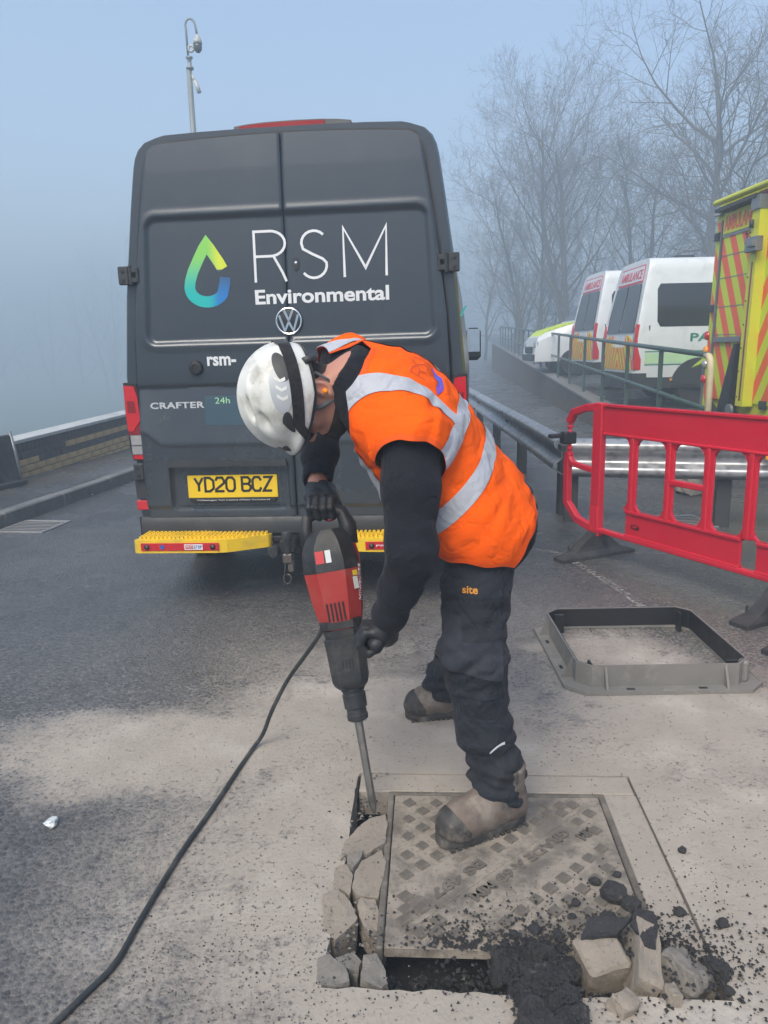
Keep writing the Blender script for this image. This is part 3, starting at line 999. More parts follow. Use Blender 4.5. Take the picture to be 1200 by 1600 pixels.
def door(name, sx):
    nx, nz = 84, 190
    mb = MB(); x0 = .006
    grid = []
    for j in range(nz + 1):
        row = []
        for i in range(nx + 1):
            u = i / nx
            zt = door_top(u)
            z = .495 + (zt - .495) * j / nz
            x = sx * (x0 + (interp(XE, min(z, 2.52)) - x0) * u)
            e = min(u, 1 - u) * .88; rim = 0
            if e < .012: rim = .006 * (1 - e / .012) ** 2
            row.append((x, -.020 - door_depth(x, z) + rim + lean(z), z))
        grid.append(row)
    vs = [p for r_ in grid for p in r_]
    W = nx + 1
    fs = [(j * W + i, j * W + i + 1, (j + 1) * W + i + 1, (j + 1) * W + i) for j in range(nz) for i in range(nx)]
    ring = [i for i in range(W)] + [j * W + nx for j in range(1, nz + 1)] + [nz * W + i for i in range(nx - 1, -1, -1)] + [j * W for j in range(nz - 1, 0, -1)]
    o = len(vs)
    for k in ring:
        p = vs[k]; vs.append((p[0], .002 + lean(p[2]), p[2]))
    for k in range(len(ring)):
        k2 = (k + 1) % len(ring)
        fs.append((ring[k], ring[k2], o + k2, o + k))
    mb.add(vs, fs)
    return mb.build('rear_door', M['van'], van, True, auto=50)
dl, dr = door('rear_door', -1), door('rear_door', 1)
def rp(x, z, out=0.0):                            # y of the door skin at x, z
    return -.020 - door_depth(x, z) + lean(z) - out
def on_door(out=.0012):
    return lambda u, v, d: (u, rp(u, v, out) - d, v)
# lettering and emblem
P_ = on_door(.0005)
Rl = [[(-.170, 1.790), (-.170, 2.055), (-.080, 2.055)] + arc(-.080, 1.990, .080, .065, 80, -80, 10) + [(-.08, 1.925), (-.170, 1.925)], [(-.066, 1.925), (-.02, 1.84), (.001, 1.790)]]
Sl = [arc(.158, 1.985, .068, .062, 40, 180, 8) + [(.098, 1.955), (.15, 1.926)] + [(.205, 1.90)] + arc(.155, 1.868, .070, .066, 10, -145, 9)]
Ml = [[(.321, 1.800), (.319, 2.056), (.436, 1.845), (.551, 2.058), (.548, 1.800)]]
for nm, st in (('R', Rl), ('S', Sl), ('M', Ml)):
    # short pieces so that the print follows the door skin
    mb = strokes(st, .0135, .0012, P_)
    mb.build('lettering', M['vinyl_white'], dr if nm != 'R' else dl)
text('lettering', 'Environmental', M['vinyl_white'], dr, rear_face(-.178, rp(.3, 1.7, .0018), 1.672), .1, .0008, .0026, fit=(.737, .078))
text('lettering', 'rsm-', M['vinyl_white'], dl, rear_face(-.466, rp(-.4, 1.37, .0018), 1.350), .08, .0008, .0022, fit=(.165, .052))
drop = [(-.352, 1.868), (-.372, 1.905), (-.395, 1.94), (-.420, 1.98), (-.437, 2.002), (-.454, 1.98), (-.488, 1.92), (-.520, 1.86), (-.538, 1.81), (-.543, 1.775)] + arc(-.445, 1.775, .098, .078, 185, 330, 12) + [(-.345, 1.79), (-.341, 1.825), (-.352, 1.862)]
mb = MB()
a_ = drop[:17]; 
strokes([drop[:-1]], .060, .0012, P_, mb)
mb.v = [(x, y, z) for x, y, z in mb.v]
mb.build('drop_logo', M['drop'], dl)
em = Matrix.Translation((.006, rp(.006, 1.578, 0) + .002, 1.578)) @ Matrix.Rotation(R(90), 4, 'X')
eb = MB().lathe([(0, .0), (.076, .0), (.076, .010), (.070, .014), (0, .014)], 40, em).build('emblem', M['black'], dr, True, auto=40)
mb = MB()
mb.tube([tuple(em @ Vector((.0685 * math.cos(R(a)), .0685 * math.sin(R(a)), .014))) for a in range(0, 361, 9)], .0065, 8)
ef = lambda u, v, d: tuple(em @ Vector((u, v, .014 + d)))
strokes([[(-.024, .058), (0, .004), (.024, .058)], [(-.053, .034), (-.024, -.052), (0, -.003), (.024, -.052), (.053, .034)]], .0125, .005, ef, mb)
mb.build('emblem_face', M['chrome'], eb)
text('badge', 'CRAFTER', M['silver'], dl, rear_face(-.815, rp(-.65, 1.137, .001), 1.120), .05, .003, .0015, fit=(.315, .036), space=1.1)
MB().prism(rrect(-.498, -.11, 1.022, 1.185, .012), 0, .001, lambda u, v, w: (u, rp(u, v, .0005) - w, v)).build('sticker', M['blue_panel'], dl)
text('lettering', '24h', M['mint'], dl, rear_face(-.437, rp(-.4, 1.15, .004), 1.142), .05, .0006, .0, fit=(.085, .034))
# lock, knob
MB().prism(rrect(.040, .074, 1.845, 1.912, .016), 0, .006, lambda u, v, w: (u, rp(u, v) - w, v)).build('lock', M['black'], dr)
MB().lathe([(0, 0), (.010, 0), (.009, .003), (0, .004)], 14, Matrix.Translation((.057, rp(.057, 1.88) - .006, 1.885)) @ Matrix.Rotation(R(90), 4, 'X')).build('key_barrel', M['chrome'], dr, True)
MB().lathe([(0, 0), (.041, 0), (.041, .012), (.034, .026), (.020, .028), (.018, .022), (0, .022)], 28, Matrix.Translation((-.530, rp(-.53, 1.342) + .001, 1.342)) @ Matrix.Rotation(R(90), 4, 'X')).build('door_stop', M['black'], dl, True, auto=40)
# number plate
py_ = rp(-.385, .66)
pl = MB().box((-.375, py_ - .006, .667), (.528, .010, .132), ch=.003).build('number_plate', M['plate_yellow'], dl)
MB().box((-.375, py_ - .008, .588), (.505, .012, .024), ch=.003).build('plate_holder', M['plate_black'], pl)
def glyph(ch):
    w, h = .050, .079
    G = {'Y': [[(0, h), (w / 2, h * .47), (w, h)], [(w / 2, h * .5), (w / 2, 0)]],
         'D': [[(0, 0), (0, h), (w * .55, h), (w, h * .78), (w, h * .22), (w * .55, 0), (0, 0)]],
         '2': [[(0, h * .78), (w * .2, h), (w * .8, h), (w, h * .8), (w, h * .6), (0, h * .12), (0, 0), (w, 0)]],
         '0': [[(0, h * .2), (0, h * .8), (w * .25, h), (w * .75, h), (w, h * .8), (w, h * .2), (w * .75, 0), (w * .25, 0), (0, h * .2)]],
         'B': [[(0, 0), (0, h), (w * .7, h), (w * .95, h * .85), (w * .95, h * .65), (w * .7, h * .52), (0, h * .52)], [(w * .7, h * .52), (w, h * .38), (w, h * .15), (w * .75, 0), (0, 0)]],
         'C': [[(w, h * .75), (w * .78, h), (w * .22, h), (0, h * .8), (0, h * .2), (w * .22, 0), (w * .78, 0), (w, h * .25)]],
         'Z': [[(0, h), (w, h), (0, 0), (w, 0)]]}
    return G[ch]
x = -.375 - .222
pf = lambda u, v, d: (u, py_ - .0112 - d, v)
for ch in 'YD20 BCZ':
    if ch == ' ': x += .030; continue
    strokes([[(x + a * .98, .640 + b) for a, b in s_] for s_ in glyph(ch)], .0142, .0006, pf).build('plate_character', M['plate_black'], pl)
    x += .0625
text('lettering', 'Volkswagen Van Centre (West Yorkshire)', M['vinyl_white'], pl, rear_face(-.59, py_ - .0148, .583), .012, .0002, .0, fit=(.43, .011))
MB().prism([(-.735, .79), (-.04, .79), (-.045, .825), (-.73, .825)], 0, .034, lambda u, v, w: (u, rp(-.5, .86) + .012 - w, v)).build('grab_strip', M['trim'], dl)
# hinges
def hinge(x, z, sx):
    y = -.022 + lean(z)
    h = MB().box((x, y - .008, z), (.062, .030, .098), ch=.006).box((x + sx * .055, y - .012, z + .026), (.05, .026, .028), ch=.004).box((x + sx * .055, y - .012, z - .026), (.05, .026, .028), ch=.004)
    h.box((x + sx * .078, y - .010, z), (.016, .024, .085), ch=.004).tube([(x + sx * .040, y - .020, z - .05), (x + sx * .040, y - .020, z + .05)], .010, 8)
    o = h.build('hinge', M['trim'], van)
    for dz in (-.024, .024):
        MB().lathe([(0, 0), (.011, 0), (.011, .003), (0, .004)], 10, Matrix.Translation((x - sx * .004, y - .023, z + dz)) @ Matrix.Rotation(R(90), 4, 'X')).build('bolt', M['black'], o)
for sx in (-1, 1):
    hinge(sx * .908, 1.853, -sx); hinge(sx * .918, .762, -sx)
# lamps
LO = [(.968, 1.262), (.905, 1.256), (.889, 1.19), (.872, .87), (.876, .826), (.948, .832), (.962, .90), (.970, 1.1)]
for sx in (-1, 1):
    f = lambda u, v, w: (sx * u, w, v)
    la = MB().prism([(u + (.006 if u > .92 else -.006), v + (.008 if v > 1.05 else -.008)) for u, v in LO], -.012, .10, f).build('tail_light', M['black'], van)
    if True:
        la['label'] = 'tall tail lamp with red lens and clear reversing lens'
    MB().prism([(.966, 1.255), (.908, 1.249), (.893, 1.19), (.886, 1.06), (.934, .995), (.964, .995), (.969, 1.1)], -.026, .09, f).build('lens', M['red_lens'], la)
    MB().prism([(.955, 1.17), (.912, 1.165), (.908, 1.10), (.955, 1.10)], -.028, -.02, f).build('lens', M['dark_red_lens'], la)
    MB().prism([(.964, .99), (.934, .99), (.884, 1.055), (.876, .975), (.961, .975)], -.026, .09, f).build('lens', M['dark_red_lens'], la)
    MB().prism([(.955, .972), (.880, .972), (.877, .915), (.953, .915)], -.025, .09, f).build('lens', M['clear_lens'], la)
    MB().prism([(.953, .909), (.877, .909), (.876, .862), (.951, .862)], -.025, .09, f).build('lens', M['clear_lens'], la)
    MB().prism([(.949, .857), (.876, .857), (.879, .832), (.945, .836)], -.026, .09, f).build('lens', M['red_lens'], la)
    MB().prism([(.958, .72), (.895, .72), (.888, .60), (.955, .60)], -.018, .05, f).build('corner_trim', M['trim'], van)
    MB().box((sx * .910, -.022, .563), (.088, .02, .056), ch=.004).build('reflector', M['red_lens'], van)
# roof lamp and fairing
MB().loft([[(x, .05 + lean(2.55), 2.570), (x, .040 + lean(2.55), 2.592 - .5 * abs(x - .05) ** 3), (x, .06 + lean(2.55), 2.632 - .5 * abs(x - .05) ** 3), (x, .40, 2.632 - .5 * abs(x - .05) ** 3), (x, .47, 2.570)] for x in (-.27, -.2, -.1, .05, .2, .3, .37)]).build('roof_fairing', M['trim'], van)
MB().loft([[(x, .034 + lean(2.55), 2.592 - .5 * abs(x - .05) ** 3), (x, .05 + lean(2.55), 2.624 - .5 * abs(x - .05) ** 3), (x, .10 + lean(2.55), 2.624 - .5 * abs(x - .05) ** 3), (x, .10 + lean(2.55), 2.59)] for x in (-.24, -.15, 0, .14, .23)]).build('brake_light', M['roof_red'], van)
# bumper, steps, hitch
bs_ = [(-.958, .10), (-.955, .02), (-.93, -.045), (-.80, -.062), (0, -.070), (.80, -.062), (.93, -.045), (.955, .02), (.958, .10)]
MB().loft([[(x, y + e, z) for x, y in bs_] for z, e in ((.375, .03), (.40, .0), (.462, -.004), (.492, .012), (.498, .05))], closed=False).build('bumper', M['trim'], van, True, auto=35)
MB().box((0, .04, .43), (1.90, .12, .12)).build('bumper_core', M['black'], van)
def step(sx):
    so = [(.905, -.03), (.905, -.205), (.875, -.238), (.43, -.238), (.36, -.225), (.155, -.115), (.15, -.06)]
    f = lambda u, v, w: (sx * u, v, w)
    st = MB().prism(so, .338, .398, f).build('rear_step', M['yellow_step'], van)
    st['label'] = 'yellow plastic rear step with red strip'
    MB().prism([(.905, -.20), (.905, -.225), (.885, -.246), (.43, -.246), (.37, -.235), (.16, -.122), (.15, -.10), (.17, -.09), (.37, -.2), (.895, -.2)], .330, .402, f).build('step_rim', M['yellow_step'], st)
    rb = MB()
    for k in range(6):
        y = -.06 - .027 * k
        x1 = .89; x0_ = .165 if y > -.12 else .165 + (abs(y) - .12) * 1.9
        n = int((x1 - x0_) / .024)
        for q in range(n):
            rb.box((sx * (x0_ + (q + .5) * (x1 - x0_) / n), y, .405), (.013, .012, .020))
    rb.build('grip_teeth', M['yellow_step'], st)
    MB().box((sx * .635, -.2475, .366), (.45, .006, .045), ch=.002).build('red_strip', M['red_strip'], st)
    for x in (.825, .445):
        MB().lathe([(0, 0), (.016, 0), (.014, .006), (0, .007)], 14, Matrix.Translation((sx * x, -.2505, .366)) @ Matrix.Rotation(R(90), 4, 'X')).build('bolt', M['black'], st, True)
    if sx < 0:
        MB().lathe([(0, 0), (.013, 0), (.013, .001), (0, .001)], 16, Matrix.Translation((-.735, -.2505, .366)) @ Matrix.Rotation(R(90), 4, 'X')).build('sticker', M['sky_blue'], st)
        sk = MB().box((-.555, -.2512, .366), (.105, .0015, .032)).build('sticker', M['vinyl_white'], st)
        MB().box((-.579, -.2524, .366), (.045, .001, .020)).build('sticker_band', M['red_strip'], sk)
        text('lettering', 'STEP', M['sky_blue'], sk, rear_face(-.552, -.2525, .357), .02, .0002, .0004, fit=(.045, .018))
        text('lettering', 'PRO', M['vinyl_white'], sk, rear_face(-.598, -.2532, .359), .02, .0002, .0002, fit=(.038, .014))
    else:
        text('lettering', 'PRO-STEP', M['vinyl_white'], st, rear_face(.47, -.2512, .361), .01, .0002, .0, fit=(.2, .011))
    return st
step(-1); step(1)
th = MB().box((0, -.05, .365), (.30, .05, .03), ch=.004).box((-.035, -.12, .35), (.09, .16, .075), ch=.008).build('tow_bar', M['black'], van)
MB().lathe([(0, .30), (.018, .30), (.02, .36), (.026, .385), (.030, .40), (.030, .428), (.024, .44), (0, .442)], 18, Matrix.Translation((-.035, -.20, 0))).build('tow_ball_cap', M['trim'], th, True, auto=40)
MB().lathe([(0, 0), (.034, 0), (.034, .03), (.026, .042), (0, .042)], 18, Matrix.Translation((-.118, -.165, .318)) @ Matrix.Rotation(R(90), 4, 'X')).build('tow_socket', M['trim'], th, True, auto=40)
MB().box((-.035, -.185, .285), (.055, .07, .055), ch=.006).box((-.02, -.19, .24), (.035, .04, .07), ch=.006).build('coupling_plate', M['rust_metal'], th)
MB().tube([(-.05, -.19, .30), (-.055, -.2, .22), (-.06, -.2, .19)] + [(-.045 + .022 * math.cos(R(a)), -.2, .165 + .03 * math.sin(R(a))) for a in range(120, 430, 25)] + [(-.06, -.2, .19), (-.05, -.2, .09)], .0035, 6).build('tow_cord', M['rust_metal'], th, True)
# wheels, underbody, mirrors
for sx in (-1, 1):
    for y in (1.02, 4.7):
        w = MB().lathe([(.19, -.10), (.30, -.115), (.345, -.095), (.352, 0), (.345, .095), (.30, .115), (.19, .10)], 30, Matrix.Translation((sx * .87, y, .345)) @ Matrix.Rotation(R(90), 4, 'Y')).build('wheel', M['tyre'], van, True, auto=40)
        MB().lathe([(0, .085), (.06, .09), (.19, .07), (.20, .10), (.20, -.1)], 20, Matrix.Translation((sx * .87, y, .345)) @ Matrix.Rotation(R(90 * sx), 4, 'Y')).build('rim', M['alu'], w, True, auto=40)
    MB().box((sx * 1.03, 4.72, 1.30), (.14, .05, .05), ch=.01).box((sx * 1.11, 4.70, 1.44), (.17, .10, .36), ch=.04).build('mirror', M['black'], van)
    MB().box((sx * 1.11, 4.648, 1.48), (.14, .006, .25)).build('mirror_glass', M['chrome'], van)
MB().box((0, 2.9, .36), (1.66, 5.5, .16)).box((0, 1.02, .34), (1.5, .09, .09)).build('underbody', M['black'], van)
MB().box((0, .6, .31), (.75, .6, .12), ch=.04).build('spare_carrier', M['black'], van)
M['teal'] = plain('teal_tape', (.02, .34, .30), .4)
MB().box((.955, -.004 + lean(1.6), 1.600), (.010, .004, .062), Matrix.Rotation(R(30), 4, 'Y')).build('pinstripe', M['teal'], van)

# ------------------------------------------------------------------ the ambulances in the car park
M['white_paint'] = plain('white_van_paint', (.66, .70, .72), .35, var=.05, vscale=2, dirt=(.42, .43, .42), dirt_amt=.4, coat=.3)
M['dark_glass'] = plain('tinted_glass', (.018, .020, .023), .08, var=.2, vscale=1.5, spec=.6)
M['lime'] = plain('lime_vinyl', (.56, .72, .015), .4, var=.05)
M['pale_green'] = plain('pale_green_stripe', (.45, .68, .40), .45)
M['green_line'] = plain('dark_green_stripe', (.02, .22, .13), .45)
M['amb_red'] = plain('ambulance_red', (.55, .03, .06), .4)
M['amb_yellow'] = plain('ambulance_yellow', (.60, .62, .02), .42, var=.06, dirt=(.35, .31, .08), dirt_amt=.3)
M['chev_red'] = plain('chevron_orange_red', (.80, .11, .035), .4, var=.06)
M['grey_metal'] = plain('grey_metal', (.25, .26, .27), .4, .6, var=.2, vscale=9)
def chevron(name, period, slope=1.15, off=0.0):
    t = NT(name)
    x_, y_, z_ = t.xyz()
    v = t.math('ADD', t.math('MULTIPLY', t.math('ABSOLUTE', x_), slope), z_)
    v = t.math('FRACT', t.math('DIVIDE', t.math('ADD', v, off + 20), period))
    c = t.mix(t.math('GREATER_THAN', v, .5), (.56, .66, .015), (.80, .11, .035))
    return t.set(color=c, rough=.42)
M['chev'] = chevron('small_chevron_print', .26, 1.6)
M['chev_big'] = chevron('large_chevron_print', .50, -1.7)

AW = [(.32, .93), (.6, .98), (1.1, 1.0), (1.5, .97), (2.0, .90), (2.28, .85), (2.36, .80), (2.40, .70)]
def amb_section(y, k=1.0, top=9, ins=0):
    half = []
    for z in (.36, .6, .85, 1.1, 1.3, 1.5, 1.75, 2.0, 2.2, 2.28, 2.33, 2.37, 2.395):
        zz = min(z, top); w = interp(AW, z) * k - ins
        half.append((w, zz + 0.0001 * z))
    half.append((.35, half[-1][1] + .012))
    ln = lambda z: (.16 * max(0, z - 1.0) ** 1.3 if y < .2 else 0)
    return [(-w, y + ln(z), z) for w, z in half] + [(w, y + ln(z), z) for w, z in reversed(half)]
def aln(z): return .16 * max(0, z - 1.0) ** 1.3
def side_panel(o, name, mat, y0, y1, z0, z1, r_=.04, out=.004, sx=1):
    """a thin sheet that follows the body side"""
    pr = rrect(y0, y1, z0, z1, r_, 4)
    zs = [z0 + (z1 - z0) * k / 8 for k in range(9)]
    mb = MB()
    f = lambda u, v, w: (sx * (interp(AW, v) + out - w), u, v)
    # strip rows so that the sheet bends with the side
    rows = []
    for z in zs:
        k = 0
        if z < z0 + r_: k = r_ - math.sqrt(max(0, r_ * r_ - (z0 + r_ - z) ** 2))
        if z > z1 - r_: k = r_ - math.sqrt(max(0, r_ * r_ - (z - z1 + r_) ** 2))
        rows.append([f(y0 + k, z, 0), f(y1 - k, z, 0), f(y1 - k, z, .012), f(y0 + k, z, .012)])
    mb.loft(rows)
    return mb.build(name, mat, o)
def white_ambulance(label, loc, yaw, letters):
    o = empty('white_ambulance', label, 'ambulance', loc, R(-90) + yaw, 'white patient ambulances in the car park')
    MB().loft([amb_section(0, .975), amb_section(.04, .99), amb_section(.12), amb_section(3.9), amb_section(4.3, .98, 2.25), amb_section(4.75, .95, 1.6), amb_section(4.95, .93, 1.2), amb_section(5.4, .9, 1.05)]).build('body', M['white_paint'], o, True, auto=35)
    MB().loft([[(-.99, .2, z), (-.98, -.03, z), (-.7, -.075, z), (.7, -.075, z), (.98, -.03, z), (.99, .2, z)] for z in (.30, .34, .52, .56)]).build('bumper', M['trim'], o)
    f = lambda u, v, w: (u, aln(v) - w, v)
    for sx in (-1, 1):
        rd = MB().prism([(sx * .03, 1.22), (sx * .80, 1.22), (sx * .78, 1.5), (sx * .70, 1.96), (sx * .66, 2.0), (sx * .03, 2.0)], -.002, .014, f).build('rear_window', M['dark_glass'], o)
        MB().prism([(sx * .02, .60), (sx * .83, .60), (sx * .83, 1.05), (sx * .60, 1.16), (sx * .40, 1.18), (sx * .36, .98), (sx * .02, .98)], -.002, .010, f).build('chevron_panel', M['chev'], o)
        tl = MB().prism([(sx * .87, .62), (sx * .985, .62), (sx * .985, 1.1), (sx * .968, 1.34), (sx * .91, 1.36), (sx * .87, 1.28)], -.10, .02, f).build('tail_light', M['red_lens'], o)
        MB().prism([(sx * .875, .80), (sx * .95, .80), (sx * .945, 1.2), (sx * .88, 1.2)], .02, .026, f).build('lens', M['clear_lens'], tl)
        side_panel(o, 'side_window', M['dark_glass'], .34, 1.75, 1.30, 1.98, .05, .004, sx)
        side_panel(o, 'side_window', M['dark_glass'], 1.95, 3.2, 1.30, 1.98, .05, .004, sx)
        side_panel(o, 'side_stripe', M['pale_green'], .16, 4.4, .72, .88, .005, .003, sx)
        side_panel(o, 'side_stripe', M['green_line'], .16, 4.4, .895, .915, .003, .003, sx)
        side_panel(o, 'side_stripe', M['green_line'], .16, 4.4, .685, .705, .003, .003, sx)
        MB().box((sx * .965, .22, 1.28), (.05, .03, .09), ch=.008).build('hinge', M['black'], o)
        for y in (1.05, 4.55):
            MB().lathe([(.2, -.1), (.32, -.11), (.34, -.08), (.34, .08), (.32, .11), (.2, .1), (.05, .07)], 24, Matrix.Translation((sx * .86, y, .34)) @ Matrix.Rotation(R(90), 4, 'Y')).build('wheel', M['tyre'], o, True, auto=40)
            MB().prism(arc(y, .36, .44, .44, 0, 180, 14), .90, .985, lambda u, v, w: (sx * (w + .02), u, v)).build('wheel_arch', M['trim'], o)
        MB().box((sx * .975, 1.9, .40), (.03, 3.6, .18), ch=.008).build('sill', M['trim'], o)
        MB().box((sx * .99, .62, .45), (.02, .07, .035), ch=.006).build('side_marker', M['orange_refl'], o)
    MB().prism([(-.70, 2.02), (.70, 2.02), (.64, 2.31), (-.64, 2.31)], -.002, .006, f).build('sign_panel', M['amb_red'], o)
    sp = MB().prism([(-.665, 2.055), (.665, 2.055), (.615, 2.29), (-.615, 2.29)], .006, .009, f).build('sign_face', M['white_paint'], o)
    text('lettering', letters, M['amb_red'], sp, Matrix.Translation((-.60, aln(2.08) - .0115, 2.085)) @ Matrix.Rotation(R(90 - 13), 4, 'X'), .2, .001, .004, fit=(1.20, .16))
    MB().box((0, 1.0, 2.44), (.5, .35, .09), ch=.03).build('roof_vent', M['trim'], o)
    text('lettering', 'PATIENT', M['green_line'], o, Matrix.Translation((1.004, .88, 1.06)) @ Matrix.Rotation(R(90), 4, 'Z') @ Matrix.Rotation(R(90), 4, 'X'), .2, .001, .004, fit=(1.1, .13))
    return o
white_ambulance('white ambulance van nearest the yellow ambulance, tinted side window facing the road', (4.17, 13.78, park_z(13.8)), R(-1), 'AMBULANCE')
white_ambulance('farther white ambulance van, partly hidden by the nearer white one', (4.40, 17.15, park_z(17.2)), R(0), 'AMBULANCE')
# the third one stands nose out: only bonnet and screen show
o = empty('bonneted_ambulance', 'ambulance with lime bonnet parked nose out, farthest along the railing', 'ambulance', (4.05, 21.3, park_z(21.3)), R(-90))
MB().loft([[(-.80, -.02, .36), (-.86, -.02, .6), (-.84, .0, .85), (-.70, .08, .98), (.70, .08, .98), (.84, .0, .85), (.86, -.02, .6), (.80, -.02, .36)],
           [(-.92, .3, .36), (-.95, .3, .7), (-.93, .3, .98), (-.80, .3, 1.14), (.80, .3, 1.14), (.93, .3, .98), (.95, .3, .7), (.92, .3, .36)],
           [(-.95, 1.0, .36), (-.97, 1.0, .7), (-.96, 1.0, 1.15), (-.86, 1.0, 1.34), (.86, 1.0, 1.34), (.96, 1.0, 1.15), (.97, 1.0, .7), (.95, 1.0, .36)],
           [(-.95, 1.8, .36), (-.97, 1.8, .7), (-.96, 1.8, 1.3), (-.78, 1.8, 2.15), (.78, 1.8, 2.15), (.96, 1.8, 1.3), (.97, 1.8, .7), (.95, 1.8, .36)],
           [(-.95, 2.3, .36), (-.97, 2.3, .7), (-.97, 2.3, 1.3), (-.80, 2.3, 2.35), (.80, 2.3, 2.35), (.97, 2.3, 1.3), (.97, 2.3, .7), (.95, 2.3, .36)],
           [(-.95, 5.2, .36), (-.97, 5.2, .7), (-.97, 5.2, 1.3), (-.80, 5.2, 2.35), (.80, 5.2, 2.35), (.97, 5.2, 1.3), (.97, 5.2, .7), (.95, 5.2, .36)]]).build('body', M['white_paint'], o, True, auto=30)
MB().loft([[(-.70, .10, .992), (.70, .10, .992), (.70, .10, .975), (-.70, .10, .975)], [(-.82, .3, 1.155), (.82, .3, 1.155), (.82, .3, 1.13), (-.82, .3, 1.13)], [(-.87, 1.0, 1.36), (.87, 1.0, 1.36), (.87, 1.0, 1.33), (-.87, 1.0, 1.33)]]).build('bonnet', M['lime'], o)
MB().loft([[(-.82, 1.06, 1.41), (.82, 1.06, 1.41), (.82, 1.08, 1.39), (-.82, 1.08, 1.39)], [(-.74, 1.75, 2.12), (.74, 1.75, 2.12), (.74, 1.78, 2.10), (-.74, 1.78, 2.10)]]).build('windscreen', M['dark_glass'], o)
for sx in (-1, 1):
    MB().box((sx * .70, .05, .80), (.32, .14, .20), ch=.05).build('headlight', M['clear_lens'], o)
    MB().lathe([(.2, -.1), (.32, -.11), (.34, -.08), (.34, .08), (.32, .11), (.2, .1), (.05, .07)], 24, Matrix.Translation((sx * .86, .95, .34)) @ Matrix.Rotation(R(90), 4, 'Y')).build('wheel', M['tyre'], o, True, auto=40)
    MB().box((sx * 1.1, 1.35, 1.45), (.2, .1, .3), ch=.04).build('mirror', M['lime'], o)
MB().box((0, -.03, .66), (.9, .05, .18), ch=.02).box((0, -.02, .46), (1.6, .08, .18), ch=.03).build('grille', M['black'], o)

# the big yellow box ambulance: its rear stands square to the railing
ya = empty('yellow_ambulance', 'yellow box ambulance with orange chevrons and tail lift, cut by the frame edge', 'ambulance', (4.08, 8.66, park_z(8.7)), R(-90) + R(1.5))
def bxs(name, mat, parent, *boxes, ch=.006):
    mb = MB()
    for c_, d in boxes: mb.box(c_, d, ch=ch)
    return mb.build(name, mat, parent)
H0, H1 = .42, 2.86
MB().loft([[(-1.13 + e, y + .05 * (z - H0) / 2.4, z) for z in (H0, 1.2, 2.0, 2.7)] + [(-1.08 + e, y + .05, 2.82), (-.95, y + .05, H1), (.95, y + .05, H1), (1.08 - e, y + .05, 2.82)] + [(1.13 - e, y + .05 * (z - H0) / 2.4, z) for z in (2.7, 2.0, 1.2, H0)] for y, e in ((0, .02), (.04, 0), (4.0, 0))]).build('body', M['amb_yellow'], ya)
MB().box((0, 5.0, 1.3), (2.0, 2.0, 1.8), ch=.2).build('cab', M['amb_yellow'], ya)
def yl(z): return .05 * (z - H0) / 2.4
yf = lambda u, v, w: (u, yl(v) - w, v)
MB().prism([(-1.08, .5), (-.92, .5), (-.92, 2.62), (-1.08, 2.62)], -.002, .008, yf).build('side_panel', M['chev_big'], ya)
dp = MB().prism([(-.84, .55), (-.01, .55), (-.01, 2.44), (-.84, 2.44)], -.002, .035, yf).build('tail_lift_door', M['chev_big'], ya)
for z in (1.30, 1.62, 1.95, 2.2):
    MB().prism([(-.84, z), (-.01, z), (-.01, z + .010), (-.84, z + .010)], .034, .038, yf).build('seam', M['grey_metal'], dp)
MB().prism([(-.905, .55), (-.88, .55), (-.88, 2.62), (-.905, 2.62)], -.002, .045, yf).build('door_frame', M['grey_metal'], ya)
sg = MB().prism([(-.83, 2.45), (-.005, 2.45), (-.005, 2.68), (-.83, 2.68)], .0, .050, yf).build('sign_panel', M['amb_yellow'], ya)
text('lettering', 'AMBULANCE', M['chev_red'], sg, rear_face(-.80, yl(2.56) - .0530, 2.48), .2, .001, .005, fit=(.77, .17))
text('lettering', '330', M['plate_black'], dp, rear_face(-.30, yl(2.3) - .0395, 2.27), .2, .001, .002, fit=(.25, .13))
MB().prism([(-.84, 2.415), (-.01, 2.415), (-.01, 2.445), (-.84, 2.445)], .03, .046, yf).build('sign_trim', M['grey_metal'], dp)
hood = MB().loft([[(-.88, .03, 2.76), (-.88, -.10, 2.74), (-.88, -.10, 2.70), (-.88, .03, 2.70)], [(.1, .03, 2.76), (.1, -.12, 2.74), (.1, -.12, 2.70), (.1, .03, 2.70)]]).build('tail_hood', M['trim'], ya)
po = MB().prism([(.01, .52), (.17, .52), (.17, 2.60), (.01, 2.60)], .0, .13, yf).build('lift_mast', M['amb_yellow'], ya)
MB().prism([(.085, .58), (.115, .58), (.115, 2.05), (.085, 2.05)], .128, .134, yf).build('red_stripe', M['dark_red_lens'], po)
for z in (.62, .9, 1.15, 1.4, 1.65, 1.9, 2.3, 2.45):
    MB().lathe([(0, 0), (.010, 0), (.009, .005), (0, .006)], 8, Matrix.Translation((.035, yl(z) - .130, z)) @ Matrix.Rotation(R(90), 4, 'X')).build('bolt', M['black'], po)
bxs('lift_bracket', M['grey_metal'], po, ((.17, -.13, 2.22), (.24, .08, .15)), ((.22, -.18, 2.22), (.12, .05, .06)))
MB().tube([(.07, -.12, 2.40), (.07, -.12, 2.48)], .022, 10).build('mast_handle', M['trim'], po, True)
MB().prism([(.0, 2.58), (.18, 2.58), (.18, 2.72), (.0, 2.72)], -.01, .15, yf).build('mast_cap', M['grey_metal'], ya)
MB().prism([(-.80, 1.22), (-.14, 1.22), (-.14, 1.28), (-.80, 1.28)], .03, .075, yf).build('flap_hinge', M['grey_metal'], dp)
